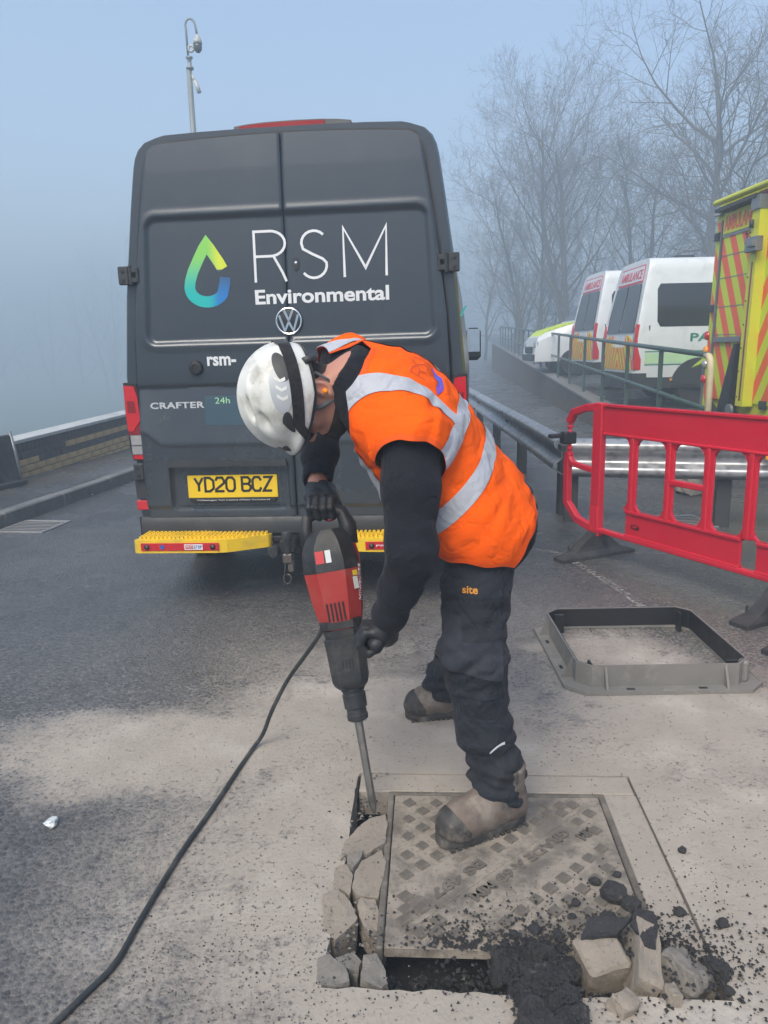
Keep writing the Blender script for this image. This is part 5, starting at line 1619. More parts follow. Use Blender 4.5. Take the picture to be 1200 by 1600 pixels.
am = (.0036 + .004 * np.clip((.10 - s) / .2, 0, 1) + .004 * win(s, .35, .15)) * np.clip((V[:, 2] - .80) / .06, .25, 1)
dsp = fold(V, (26, 18, -24), 1.5, 1.0, .8) * am + fold(V, (-40, 30, 34), 1.6, 1., .9) * am * .55 + fold(V, (14, -52, 20), 1.2, 1., 1.) * am * .4
V = V + N * dsp[:, None]
N = vnormals(V, Q)
def dist_chain(pts):
    out = None
    for (a, ra), (b2, rb) in zip(pts[:-1], pts[1:]):
        a = np.array(a, float); d = np.array(b2, float) - a
        t_ = np.clip(((V - a) @ d) / (d @ d), 0, 1)
        q = np.linalg.norm(V - a - t_[:, None] * d, axis=1) - (ra + (rb - ra) * t_)
        out = q if out is None else np.minimum(out, q)
    return out
la = unit(LEL - LSH)
wv = .003 * np.sin(V[:, 0] * 60) + .002 * np.sin(V[:, 1] * 90)
E_hem = np.minimum(s + .082 - .166 * r_ - .005 * np.sin(r_ * 23), V[:, 2] - (.822 - .12 * (V[:, 0] - .146) + wv))
E_arm = dist_chain([(LSH + la * .055 - R_ * .035, .098), (LEL - la * .02, .092)])
E_arm2 = dist_chain([(RSH + unit(REL - RSH) * .12 + R_ * .03, .090), (REL, .10)])
E_neck = np.minimum(.575 + 1.3 * np.minimum(b, 0) * np.clip((.04 - r_) / .06, 0, 1) + .3 * np.minimum(r_ + .07, 0) + .6 * np.maximum(r_, 0) - s,
                    dist_chain([(NECK + S_ * .015 - B_ * .035, .088), (NECK + S_ * .2 - B_ * .03, .092)]))
EDGES = [E_hem, E_arm, E_arm2, E_neck]
vs, fs = clip_shell(V, Q, N, EDGES, 0)
ve = part(np_mesh('vest', vs, fs, M['vest']))
VB = BVHTree.FromPolygons(V.tolist(), Q.tolist())
def vshell(name, mat, fields, off=.0028):
    vs, fs = clip_shell(V, Q, N, fields + EDGES, off)
    o = np_mesh(name, vs, fs, mat); o.parent = ve
    return o
M['vest_bind'] = cloth('orange_binding', (.80, .095, .004), .7, 420, .2, .06, sheen=0, crease=.1)
for e_ in EDGES:
    vshell('binding', M['vest_bind'], [.011 - e_], .0018)
vshell('reflective_band', M['tape'], [.0265 - np.abs(s - .125 + .03 * r_)])
vshell('reflective_band', M['tape'], [.0265 - np.abs(s - .265 + .03 * r_)])
vshell('reflective_strap', M['tape'], [.0255 - np.abs(r_ + .135), s - .292], .0034)
vshell('reflective_strap', M['tape'], [.0255 - np.abs(r_ - .120), s - .292], .0034)
pc = PEL + S_ * .43 + B_ * .15
o = MB().add([(x, y, 0) for x, y in [(-.085, -.015), (-.05, -.028), (0, -.03), (.05, -.018), (.085, .018), (.078, .025), (.045, .004), (0, -.006), (-.05, -.003)]], [tuple(range(9))]).build('print', M['purple_print'], None)
project(VB, o, PEL + S_ * .385 + B_ * .12 + R_ * -.03, R_ * .85, S_ * .85, B_, .003); o.parent = ve
for st_ in ([[(-.09, 0), (-.09, .06), (-.055, .06), (-.035, .045), (-.055, .03), (-.09, .03)], [(-.06, .03), (-.035, 0)]], [[(.02, .055), (-.005, .06), (-.018, .045), (.0, .03), (.018, .018), (.0, 0), (-.02, .005)]], [[(.04, 0), (.04, .06), (.07, .015), (.10, .06), (.10, 0)]]):
    o = strokes(st_, .004, .0004, lambda u, v, d: (u, v, d)).build('print', M['faint_print'], None)
    project(VB, o, PEL + S_ * .42 + B_ * .12 - R_ * .005, R_ * .8, S_ * .8, B_, .0016); o.parent = ve
# ------------------------------------------------------------------ demolition hammer
HT = V3(-.052, 2.175, .0); HA = unit(V3(-.143, .205, .918))
HX = V3(1, 0, 0); HX = unit(HX - HA * (HX @ HA)); HY = np.cross(HA, HX)
if HY[1] < 0: HY = -HY
def hm(x, y, t): return tuple(HT + HX * x + HY * y + HA * t)
M['tool_red'] = plain('red_tool_plastic', (.36, .030, .024), .45, var=.12, vscale=8, bump=.1, bscale=300, dirt=(.30, .16, .13), dirt_amt=.4, dscale=10)
M['tool_red2'] = plain('crimson_label', (.24, .008, .016), .4, var=.08)
M['tool_black'] = plain('black_tool_plastic', (.016, .018, .021), .5, var=.2, bump=.15, bscale=260, dirt=(.10, .095, .09), dirt_amt=.5, dscale=12)
M['tool_grey'] = plain('dark_grey_gearcase', (.030, .033, .037), .48, .2, var=.2, bump=.12, bscale=200, dirt=(.13, .12, .11), dirt_amt=.55, dscale=12)
M['chisel'] = plain('worn_chisel_steel', (.26, .25, .235), .42, .85, var=.3, vscale=30, bump=.2, dirt=(.20, .18, .15), dirt_amt=.6, dscale=14)
M['label_white'] = plain('white_label', (.62, .64, .66), .4, var=.08, dirt=(.4, .38, .36))
M['label_yellow'] = plain('yellow_label', (.75, .56, .03), .4)
def oct_sec(t, hx, hy, ch=.3, ox=0, oy=0):
    c_ = ch * min(hx, hy)
    return [hm(ox + x, oy + y, t) for x, y in ((-hx, -hy + c_), (-hx + c_, -hy), (hx - c_, -hy), (hx, -hy + c_), (hx, hy - c_), (hx - c_, hy), (-hx + c_, hy), (-hx, hy - c_))]
ham = empty('demolition_hammer', 'red and black electric demolition hammer held upright by the worker', 'power tool', tuple(HT))
HO = Matrix.Translation(-Vector(HT))
def hpart(mb, name, mat, smooth=False, parent=None, auto=None):
    o = mb.build(name, mat, None, smooth, auto=auto)
    o.parent = parent or ham
    if not parent: o.matrix_local = HO
    return o
ch_ = MB(); n = 6
ch_.loft([[hm(r * math.cos(a * 1.0472) , ry * math.sin(a * 1.0472), t) for a in range(6)] for t, r, ry in ((-.012, .004, .004), (.02, .0135, .006), (.05, .0125, .012), (.20, .0125, .0125), (.32, .014, .014))])
hpart(ch_, 'chisel', M['chisel'])
ck = MB().loft([[hm(r * math.cos(k * .2618), r * math.sin(k * .2618), t) for k in range(24)] for t, r in ((.285, .026), (.290, .033), (.305, .034), (.308, .031), (.325, .031), (.328, .036), (.370, .037), (.373, .034), (.380, .034), (.383, .038), (.400, .039))])
hpart(ck, 'chuck', M['tool_grey'], True, auto=30)
gc = MB().loft([oct_sec(t, a, b, c_) for t, a, b, c_ in ((.392, .040, .040, .5), (.405, .052, .050, .45), (.42, .057, .055, .4), (.535, .060, .058, .35), (.552, .061, .060, .35), (.556, .055, .054, .35), (.566, .056, .056, .35), (.582, .060, .060, .35))])
g_ = hpart(gc, 'gear_case', M['tool_grey'], True, auto=25)
for k in range(4):
    q = MB().box((0, 0, 0), (.005, .004, .030)).xf(basis(hm(-.012 + .010 * k, -.0555, .475), HX, HY, HA)); hpart(q, 'vent_slot', M['black'], parent=None)
RD = [(.580, .060, .058), (.592, .064, .062), (.64, .072, .068), (.70, .081, .074), (.765, .087, .078)]
rb_ = hpart(MB().loft([oct_sec(t, a, b, .55) for t, a, b in RD]), 'motor_housing', M['tool_red'], True, auto=25)
hpart(MB().loft([oct_sec(t, a + .0015, b - .012, .55, ox=.002, oy=.006) for t, a, b in ((.585, .061, .058), (.64, .0725, .068), (.70, .082, .074), (.80, .088, .078), (.84, .082, .07))]), 'side_shell', M['tool_red2'], True, auto=25)
for k in range(5):
    q = MB().box((0, 0, 0), (.0055, .006, .058)).xf(basis(hm(-.030 + .0125 * k, -.0668 - .001, .640), HX, unit(HY + HA * -.0), unit(HA - HY * .11))); hpart(q, 'vent_slot', M['black'])
cap = hpart(MB().loft([oct_sec(t, a, b, c_, ox=ox) for t, a, b, c_, ox in ((.7655, .0875, .0785, .55, 0), (.80, .087, .078, .55, 0), (.845, .078, .071, .55, 0), (.875, .066, .062, .6, .002), (.895, .052, .050, .7, .004))]), 'rear_cap', M['tool_black'], True, auto=25)
# D handle: two uprights and the bar under the palm
hd = MB().tube([hm(-.058, -.002, .845), hm(-.062, -.004, .90), hm(-.052, -.003, .938), hm(-.02, .002, .953), hm(.03, .004, .957), hm(.058, .006, .945), hm(.072, .006, .90), hm(.066, .002, .84)], [.026, .021, .019, .0185, .019, .022, .028, .030], 12)
hpart(hd, 'handle', M['tool_black'], True)
hpart(MB().box((0, 0, 0), (.022, .012, .014), ch=.004).xf(basis(hm(.02, -.012, .925), HX, HY, HA)), 'trigger', M['tool_red2'])
# side grip for the leading hand
gA, gB = GL + V3(.010, -.066, .004), GL + V3(-.050, .105, -.004)
hpart(MB().tube([tuple(gA), tuple(gA + unit(gB - gA) * .012), tuple(gB)], [.017, .020, .019], 14).tube([tuple(gB), hm(.03, -.01, .60)], .017, 10), 'side_grip', M['tool_black'], True)
hpart(MB().loft([oct_sec(t, .066, .064, .4) for t in (.586, .612)]), 'grip_collar', M['tool_black'])
# labels
def lab(x0, x1, t0, t1, y, mat, name='label_sticker', k=0.0):
    q = MB().box(((x0 + x1) / 2, 0, (t0 + t1) / 2), (x1 - x0, .0012, t1 - t0))
    mm = basis(HT + HY * y, HX, unit(HY), unit(HA + HY * k))
    return hpart(q.xf(mm), name, mat)
lab(-.040, -.014, .803, .842, -.0782 - .124, M['red_strip'], k=.155)
lab(-.009, .008, .803, .842, -.0782 - .124, M['label_white'], k=.155)
lab(-.015, .001, .812, .836, -.0788 - .124, M['plate_black'], k=.155) if False else None
fm = basis(HT + HX * .0665 + HY * -.062, unit(HX + HY), unit(-HX + HY), HA)
for z0, z1, mt in ((.742, .757, 'label_yellow'), (.700, .738, 'label_white')):
    q = MB().box((.004, -.0, (z0 + z1) / 2), (.018, .0014, z1 - z0)).xf(basis(HT + HX * (.0655 + ((z0 + z1) / 2 - .70) * .06) + HY * (-.0555 - ((z0 + z1) / 2 - .70) * .05), unit(HX + HY), unit(HY - HX), HA)); hpart(q, 'label_sticker', M[mt])
ob = text('lettering', 'Milwaukee', M['label_white'], None, Matrix(), .1, .0006, .0, shear=.3, fit=(.115, .024))
ob.data.transform(basis(HT + HX * .0795 + HY * -.040 + HA * .660, unit(HA + HX * .10), unit(-(HX * .35 + HY)), unit(HX - HY * .35)))
ob.parent = ham; ob.matrix_local = HO

# power cable
M['cable'] = plain('black_cable', (.022, .027, .029), .5, var=.2, dirt=(.16, .15, .13), dirt_amt=.4, dscale=9)
cp_ = [(-.165, 2.40, .66), (-.195, 2.405, .57), (-.222, 2.42, .496), (-.273, 2.47, .408), (-.35, 2.52, .289), (-.418, 2.56, .154), (-.460, 2.585, .05), (-.493, 2.56, .009), (-.525, 2.40, .0075), (-.565, 2.174, .0075), (-.605, 1.98, .0075), (-.628, 1.824, .0075), (-.645, 1.69, .0075), (-.66, 1.561, .0075), (-.70, 1.47, .0075), (-.732, 1.404, .0075), (-.80, 1.27, .0075), (-.95, 1.1, .0075)]
def catmull(pts, n=6):
    P = [Vector(p) for p in pts]; out = []
    for i in range(len(P) - 1):
        a, b, c_, d = P[max(0, i - 1)], P[i], P[i + 1], P[min(len(P) - 1, i + 2)]
        for k in range(n):
            u = k / n
            out.append(.5 * ((2 * b) + (c_ - a) * u + (2 * a - 5 * b + 4 * c_ - d) * u * u + (3 * b - a - 3 * c_ + d) * u ** 3))
    return out + [P[-1]]
tag(MB().tube(catmull(cp_), .0075, 10).build('power_cable', M['cable'], smooth=True), 'black power cable trailing from the hammer across the dusty road', 'cable')

# ------------------------------------------------------------------ inspection cover and its surround
t = NT('dusty_iron')
P = t.n('NewGeometry').outputs['Position']
dm = t.ramp(t.noise(7, 6, .7, vec=P), .34, .60)
sp = t.ramp(t.noise(70, 4, .65, vec=P), .36, .5)
cv = t.math('MULTIPLY', dm, t.math('ADD', t.math('MULTIPLY', sp, .6), .4))
c = t.mix(cv, t.mix(t.noise(30, 4, vec=P), (.15, .132, .110), (.21, .186, .156)), t.mix(t.noise(12, 4, vec=P), (.25, .218, .178), (.35, .308, .255)))
M['cover'] = t.set(color=c, rough=t.ramp(cv, 0, 1, .6, .92), metal=t.ramp(cv, 0, 1, .35, 0), normal=t.bump(t.noise(150, 4, .65, vec=P), .4, .003))
M['lug'] = plain('worn_lug_iron', (.135, .120, .100), .65, .1, var=.25, vscale=12, bump=.35, bscale=160, dirt=(.27, .24, .20), dirt_amt=.8, dscale=11)
t = NT('dusty_concrete')
P = t.n('NewGeometry').outputs['Position']
c = t.mix(t.noise(6, 6, .65, vec=P), (.22, .19, .155), (.33, .288, .238))
c = t.mix(t.ramp(t.noise(45, 4, .7, vec=P), .55, .72, 0, .7), c, (.20, .185, .17))
M['concrete'] = t.set(color=c, rough=.9, normal=t.bump(t.noise(120, 5, .7, vec=P), .5, .004))
t = NT('broken_concrete')
c = t.mix(t.noise(22, 6, .7), (.13, .12, .108), (.31, .285, .25))
c = t.mix(t.ramp(t.vor(70), .02, .13, .6, 0), c, (.50, .50, .48))
c = t.mix(t.ramp(t.noise(9, 5, .7), .55, .72, 0, .8), c, (.055, .052, .05))
M['broken'] = t.set(color=c, rough=.92, normal=t.bump(t.noise(80, 6, .75), .8, .008))
t = NT('black_tarmac')
c = t.mix(t.noise(55, 6, .75), (.008, .008, .009), (.065, .064, .066))
c = t.mix(t.ramp(t.vor(75), .02, .13, .7, 0), c, (.20, .20, .205))
c = t.mix(t.ramp(t.noise(13, 6, .75), .60, .70, 0, .85), c, (.24, .22, .19))
M['tarmac'] = t.set(color=c, rough=t.ramp(t.noise(60, 3), .3, .7, .4, .9), normal=t.bump(t.noise(110, 6, .75), 1.0, .008))

t = NT('dusty_mortar')
P = t.n('NewGeometry').outputs['Position']
c = t.mix(t.noise(6, 6, .65, vec=P), (.28, .248, .21), (.41, .366, .312))
c = t.mix(t.ramp(t.noise(38, 5, .7, vec=P), .52, .70, 0, .7), c, (.22, .195, .17))
M['surround'] = t.set(color=c, rough=.92, normal=t.bump(t.noise(110, 5, .7, vec=P), .6, .004))
surr = kind(MB().box((0, .3985, -.045), (.892, .103, .09), ch=.004).build('cover_surround', M['surround']), 'structure')
surr.matrix_world = MH
s2 = MB().box((.3965, -.02, -.045), (.103, .725, .09), ch=.004).build('surround_strip', M['surround'], surr)
fr = MB()
for (cx, cy, w, d) in ((0, .337, .692, .018), (-.337, 0, .018, .655), (.337, 0, .018, .655)):
    fr.box((cx, cy, -.018), (w, d, .038), ch=.003)
M['frame_iron'] = plain('dark_frame_iron', (.12, .108, .092), .8, .1, var=.4, vscale=20, bump=.4, dirt=(.33, .29, .24), dirt_amt=.85, dscale=6)
cover = empty('inspection_cover', 'square dusty iron manhole cover with raised lugs under the worker\'s boot', 'manhole cover')
cover.matrix_world = MH
fr.build('frame', M['frame_iron'], cover)
MB().box((0, 0, -.015), (.650, .650, .030), ch=.003).build('plate', M['cover'], cover)
lugm = MB().loft([[(-.0165, -.0165, 0), (.0165, -.0165, 0), (.0165, .0165, 0), (-.0165, .0165, 0)], [(-.0140, -.0140, .0075), (.0140, -.0140, .0075), (.0140, .0140, .0075), (-.0140, .0140, .0075)]]).mesh('lug', M['lug'])
lr = random.Random(5)
c45 = math.cos(R(45))
for i in range(-9, 10):
    for j in range(-9, 10):
        u, v = i * .0605, j * .0605 + .03
        x, y = (u - v) * c45, (u + v) * c45
        if max(abs(x), abs(y)) > .300: continue
        if abs(v) < .005 + .0: continue
        if abs(v) < .1 and abs(u) < .30: continue
        link('lug', lugm, cover, Matrix.Translation((x, y, -.0005)) @ Matrix.Rotation(R(45), 4, 'Z') @ Matrix.Scale(lr.uniform(.9, 1.03), 4))
for vv in (-.055, .055):
    for i in range(-7, 8):
        if vv < 0 and i > -3: continue
        u = i * .0605 + .03
        x, y = (u - vv) * c45, (u + vv) * c45
        if max(abs(x), abs(y)) > .300 or -0.28 < u < .0: continue
        link('lug', lugm, cover, Matrix.Translation((x, y, -.0005)) @ Matrix.Rotation(R(45), 4, 'Z'))
MB().box((0, 0, .0005), (.80, .006, .002)).xf(Matrix.Rotation(R(45), 4, 'Z')).build('seam_rib', M['cover'], cover)
for tx, u, v, w in (('GRADE A 60 MM', .24, -.020, .42), ('BS 497', -.05, .06, .20), ('MM', .30, -.065, .06)):
    x, y = (u - v) * c45, (u + v) * c45
    text('cast_lettering', tx, M['lug'], cover, Matrix.Translation((x, y, .002)) @ Matrix.Rotation(R(225), 4, 'Z'), .04, .0025, .0012, fit=(w, .034))

# ------------------------------------------------------------------ broken pieces in and round the trench
def chunk(name, label, poly, ztop, th, mat, seed, tilt=(0, 0), cat='rubble', grp=None, rough=.005):
    rr = random.Random(seed)
    cx = sum(p[0] for p in poly) / len(poly); cy = sum(p[1] for p in poly) / len(poly)
    out = []
    for i in range(len(poly)):
        a, b = Vector(poly[i]), Vector(poly[(i + 1) % len(poly)])
        n = max(2, int((b - a).length / .014))
        for k in range(n):
            p = a + (b - a) * (k / n)
            j = rough * .45 if k else rough * .1
            out.append((p.x - cx + rr.uniform(-j, j), p.y - cy + rr.uniform(-j, j)))
    secs = []
    for k, (sc, z) in enumerate(((.86, -th), (.92, -th * .6), (.955, -th * .25), (.972, -.008), (.972, -.001), (.965, 0), (.50, .0))):
        ring = []
        for (x, y) in out:
            jz = vnoise((x * 30 + seed, y * 30, k * 3.1 if z < -.005 else 0)) * rough * (.9 if z < -.005 else .35)
            jx = vnoise((x * 40, y * 40 + seed, k * 7.7)) * rough * (1.3 if k in (1, 2) else .3)
            ring.append((x * sc + jx, y * sc + jx, z + jz + tilt[0] * x + tilt[1] * y))
        secs.append(ring)
    o = MB().loft(secs).build(name, mat, loc=(cx, cy, ztop))
    return tag(o, label, cat, grp)
PC = {
 'c1': [(-.146, 1.922), (-.138, 2.006), (-.098, 2.079), (-.062, 2.121), (-.014, 2.141), (-.007, 2.084), (-.015, 1.994), (-.069, 1.942), (-.119, 1.951)],
 'c2': [(-.123, 1.936), (-.079, 1.950), (-.084, 1.920), (-.106, 1.884), (-.124, 1.899)],
 'c3': [(-.160, 1.901), (-.127, 1.914), (-.106, 1.863), (-.112, 1.782), (-.141, 1.810), (-.159, 1.810)],
 'c4': [(-.084, 1.920), (-.025, 1.971), (-.013, 1.918), (-.035, 1.774), (-.094, 1.779), (-.108, 1.809), (-.101, 1.877)],
 'c5': [(-.187, 1.785), (-.145, 1.806), (-.111, 1.757), (-.087, 1.695), (-.111, 1.660), (-.142, 1.627), (-.173, 1.656)],
 'c6': [(-.084, 1.772), (-.044, 1.767), (-.026, 1.705), (-.013, 1.652), (-.026, 1.629), (-.074, 1.682), (-.093, 1.744)],
 'c7': [(-.181, 1.569), (-.153, 1.579), (-.110, 1.531), (-.101, 1.496), (-.139, 1.485), (-.175, 1.493)],
 'c8': [(-.140, 1.573), (-.096, 1.593), (-.075, 1.566), (-.082, 1.535), (-.119, 1.541)],
 'c9': [(-.071, 1.566), (-.039, 1.575), (-.018, 1.529), (-.013, 1.494), (-.026, 1.482), (-.077, 1.500)]}
LB = {'c1': ('largest broken concrete slab piece right under the chisel tip', .008, .10, (.04, -.02)), 'c2': ('small pale concrete fragment wedged below the largest slab piece', .016, .06, (0, .1)),
      'c3': ('narrow concrete piece at the outer edge, halfway along the broken strip', .002, .09, (.05, 0)), 'c4': ('broken concrete piece against the cover edge, second below the chisel', .005, .09, (-.06, .02)),
      'c5': ('large concrete piece at the outer edge, low on the broken strip', .005, .10, (.05, .05)), 'c6': ('slanting concrete piece sunk against the cover edge near the trench', -.004, .08, (-.10, .12)),
      'c7': ('pale broken lump at the bottom left corner of the pit', .006, .08, (.06, .06)), 'c8': ('small grey lump above the pale corner lump', -.002, .07, (-.1, 0)),
      'c9': ('white crusted concrete lump at the left end of the trench', .006, .08, (-.15, .1))}
t = NT('dusty_slab')
P = t.n('NewGeometry').outputs['Position']
c = t.mix(t.noise(9, 6, .65, vec=P), (.25, .215, .175), (.36, .312, .255))
c = t.mix(t.ramp(t.noise(55, 5, .75, vec=P), .54, .68, 0, .8), c, (.15, .135, .12))
M['slab'] = t.set(color=c, rough=.93, normal=t.bump(t.noise(95, 6, .75, vec=P), .9, .006))
for i, (k, poly) in enumerate(PC.items()):
    lb, zt, th, tl = LB[k]
    chunk('concrete_chunk', lb, poly, zt, th, M['slab'] if k in ('c1', 'c3', 'c4', 'c5', 'c6') else M['broken'], 20 + i, tl, 'rubble', 'broken concrete pieces round the cover')
def block(label, c, d, rot, seed, mat, name='concrete_block', cat='rubble', amp=.006, grp='broken concrete pieces round the cover'):
    bm = bmesh.new()
    bmesh.ops.create_cube(bm, size=1)
    bmesh.ops.bevel(bm, geom=bm.edges[:], offset=.06, segments=1, affect='EDGES')
    bmesh.ops.subdivide_edges(bm, edges=bm.edges[:], cuts=7 if mat is M['tarmac'] else 4, use_grid_fill=True)
    for v in bm.verts:
        p = Vector((v.co.x * d[0], v.co.y * d[1], v.co.z * d[2]))
        q = p * 26 + Vector((seed, seed * 2, 0))
        p += Vector((mnoise.noise(q), mnoise.noise(q + Vector((9, 0, 0))), mnoise.noise(q + Vector((0, 9, 0))))) * amp
        q = p * (140 if mat is M['tarmac'] else 75) + Vector((0, seed, seed))
        p += Vector((mnoise.noise(q), mnoise.noise(q + Vector((9, 0, 0))), mnoise.noise(q + Vector((0, 9, 0))))) * (.007 if mat is M['tarmac'] else .003)
        v.co = p
    me = bpy.data.meshes.new(name); bm.to_mesh(me); bm.free(); me.materials.append(mat)
    o = link(name, me); o.location = c; o.rotation_euler = tuple(R(a) for a in rot)
    return tag(o, label, cat, grp)
block('squared concrete block tipped in the trench with a black tarred top', (.492, 1.565, -.030), (.105, .095, .11), (14, -4, 12), 3, M['slab'], amp=.004)
chunk('tarmac_skin', 'black tarmac skin on top of the squared concrete block', [(.445, 1.575), (.535, 1.578), (.590, 1.628), (.48, 1.63)], .046, .014, M['tarmac'], 77, (0, .2), 'rubble')
block('thin concrete slab leaning beside the squared block', (.585, 1.545, -.010), (.055, .17, .11), (10, 16, -12), 8, M['slab'], amp=.005)
chunk('tarmac_skin', 'black tarmac skin along the thin leaning slab', [(.572, 1.60), (.600, 1.652), (.645, 1.645), (.640, 1.60), (.610, 1.53), (.585, 1.535)], .052, .014, M['tarmac'], 78, (-.1, .05), 'rubble')
block('small pale concrete wedge lying below the leaning slab', (.500, 1.413, .012), (.055, .045, .04), (20, 12, 40), 12, M['slab'])
block('sliver of concrete standing right of the leaning slab', (.610, 1.435, .0), (.025, .045, .06), (0, 14, 10), 15, M['slab'])
block('big slab of black tarmac bridging the trench at the frame bottom', (.332, 1.435, -.022), (.140, .22, .085), (-3, 3, 4), 21, M['tarmac'], 'tarmac_slab', amp=.022)
block('black tarmac piece heaped against the cover edge behind the big slab', (.335, 1.563, -.030), (.20, .085, .06), (18, 0, 3), 25, M['tarmac'], 'tarmac_slab', amp=.024)
block('grey and black broken lump at the right end of the trench', (.668, 1.505, -.004), (.075, .10, .07), (8, 20, 30), 29, M['broken'], 'concrete_chunk', amp=.014)
block('dark purple grey stone right of the trench heap', (.742, 1.500, .012), (.035, .055, .03), (0, 10, 30), 33, M['tarmac'], 'tarmac_slab', amp=.008)
def clod(c, r, seed):
    bm = bmesh.new(); bmesh.ops.create_icosphere(bm, subdivisions=2, radius=1)
    for v in bm.verts:
        k = 1 + .35 * mnoise.noise(v.co * 1.6 + Vector((seed, 0, 0))) + .18 * mnoise.noise(v.co * 4 + Vector((0, seed, 0)))
        v.co = Vector((v.co.x * r * k, v.co.y * r * k * .9, v.co.z * r * k * .72))
    me = bpy.data.meshes.new('tarmac_clod'); bm.to_mesh(me); bm.free(); me.materials.append(M['tarmac'])
    o = link('tarmac_clod', me); o.location = (c[0], c[1], r * .55)
    return o
for i, ((x, y), r, lb) in enumerate([((.582, 1.751), .036, 'largest round black tarmac clod, on the cover corner'), ((.613, 1.715), .025, 'black clod touching the largest clod on its near side'),
        ((.546, 1.811), .015, 'small black clod on the cover just beyond the largest clod'), ((.614, 1.840), .012, 'black clod on the cover frame, farthest up its right edge'),
        ((.727, 1.691), .016, 'black clod sitting on the saw cut beyond the trench'), ((.819, 1.649), .016, 'oval black clod alone on the dust right of the saw cut'),
        ((.828, 1.935), .013, 'black clod farthest up the dusty ground right of the saw cut'), ((.541, 1.670), .022, 'black clod between the largest clod and the squared block'),
        ((.475, 1.733), .013, 'black clod alone among the lugs left of the largest clod'), ((.454, 1.683), .012, 'black clod on the cover midway between the lone clod and the block'),
        ((.744, 1.447), .014, 'black clod at the right foot of the trench heap'), ((.351, 1.640), .017, 'black clod on the cover edge above the big tarmac slab'),
        ((.641, 1.592), .014, 'black clod in the gap right of the leaning slab'), ((.405, 1.620), .016, 'black clod on the cover edge beside the squared block'),
        ((.298, 1.628), .014, 'leftmost black clod on the near edge of the cover')]):
    tag(clod((x, y), r, i * 3.7), lb, 'clod', 'black tarmac clods round the trench')
# crumbs: far too many to count
cr = random.Random(44)
def ico(r): 
    return [(0, 0, r), (r * .9, 0, .1 * r), (-.4 * r, .8 * r, 0), (-.5 * r, -.7 * r, .1 * r), (0, 0, -r * .5)], [(0, 1, 2), (0, 2, 3), (0, 3, 1), (4, 2, 1), (4, 3, 2), (4, 1, 3)]
def crumbs(name, label, mat, spots):
    mb = MB()
    for (x, y, z, r) in spots:
        vs, fs = ico(r); a = cr.uniform(0, 6.28); ca, sa = math.cos(a), math.sin(a)
        mb.add([(x + (p[0] * ca - p[1] * sa) * cr.uniform(.8, 1.2), y + p[0] * sa + p[1] * ca, z + p[2] * cr.uniform(.6, 1.1)) for p in vs], fs)
    o = mb.build(name, mat); o['label'] = label; o['category'] = 'debris'
    return kind(o, 'stuff')
sp_ = []
for _ in range(2600):
    u = cr.gauss(.14, .22); v = cr.gauss(-.335, .075)
    x, y, _z = mh(u, v)
    inside = -.45 < u < .45 and -.45 < v < -.335
    sp_.append((x, y, (-.10 + cr.uniform(0, .035)) if inside else .005, cr.uniform(.002, .0065) * (1.6 if inside else 1) * (1.5 if cr.random() < .18 else 1)))
for _ in range(500):
    u = cr.uniform(-.44, .44); v = cr.uniform(-.44, -.34)
    x, y, _z = mh(u, v); sp_.append((x, y, -.118 + cr.uniform(0, .05), cr.uniform(.005, .016)))
for _ in range(500):
    u = cr.gauss(.33, .16); v = cr.gauss(-.30, .12); x, y, _z = mh(u, v)
    if not (-.46 < u < .46 and -.46 < v < -.335): sp_.append((x, y, .004, cr.uniform(.0015, .006)))
for _ in range(260):
    u = cr.gauss(-.40, .05); v = cr.uniform(-.45, .45); x, y, _z = mh(u, v); sp_.append((x, y, cr.uniform(-.05, .006), cr.uniform(.002, .007)))
for _ in range(520):
    u = cr.uniform(-.22, .40); v = cr.gauss(-.325, .022); x, y, _z = mh(u, v); sp_.append((x, y, .005 if v > -.33 else cr.uniform(-.10, -.02), cr.uniform(.003, .010)))
for _ in range(420):
    x, y = cr.uniform(.255, .415), cr.uniform(1.34, 1.60); sp_.append((x, y, .022 + cr.uniform(-.012, .010), cr.uniform(.003, .010)))
for _ in range(260):
    x, y = cr.gauss(.665, .045), cr.gauss(1.53, .06); sp_.append((x, y, cr.uniform(0, .03), cr.uniform(.003, .011)))
crumbs('debris', 'black tarmac crumbs strewn along the trench and cover edge', M['tarmac'], sp_)
crumbs('grit', 'pale grit and stone chips scattered over the dusty ground', M['broken'], [(cr.gauss(.3, .8), cr.gauss(2.1, .6), .002, cr.uniform(.0012, .0042)) for _ in range(700)] + [(*mh(cr.gauss(-.40, .04), cr.uniform(-.45, .45))[:2], cr.uniform(-.03, .012), cr.uniform(.003, .009)) for _ in range(160)])
crumbs('stone_chips', 'dark stone chips scattered over the road', M['tarmac'], [(cr.gauss(.4, 1.2), cr.gauss(2.4, .9), .0015, cr.uniform(.001, .0035)) for _ in range(800)] + [(cr.gauss(-.30, .24), cr.gauss(1.55, .16), .0015, cr.uniform(.0012, .0036)) for _ in range(900)] + [(cr.gauss(.95, .2), cr.gauss(1.75, .25), .0015, cr.uniform(.001, .004)) for _ in range(350)])
# old saw slit left of the chisel
sl = MB().add([(-.124, 2.10, .003), (-.114, 2.10, .003), (-.101, 2.36, .003), (-.107, 2.365, .003)], [(0, 1, 2, 3)])
kind(sl.build('saw_slit_line', M['pit']), 'structure')

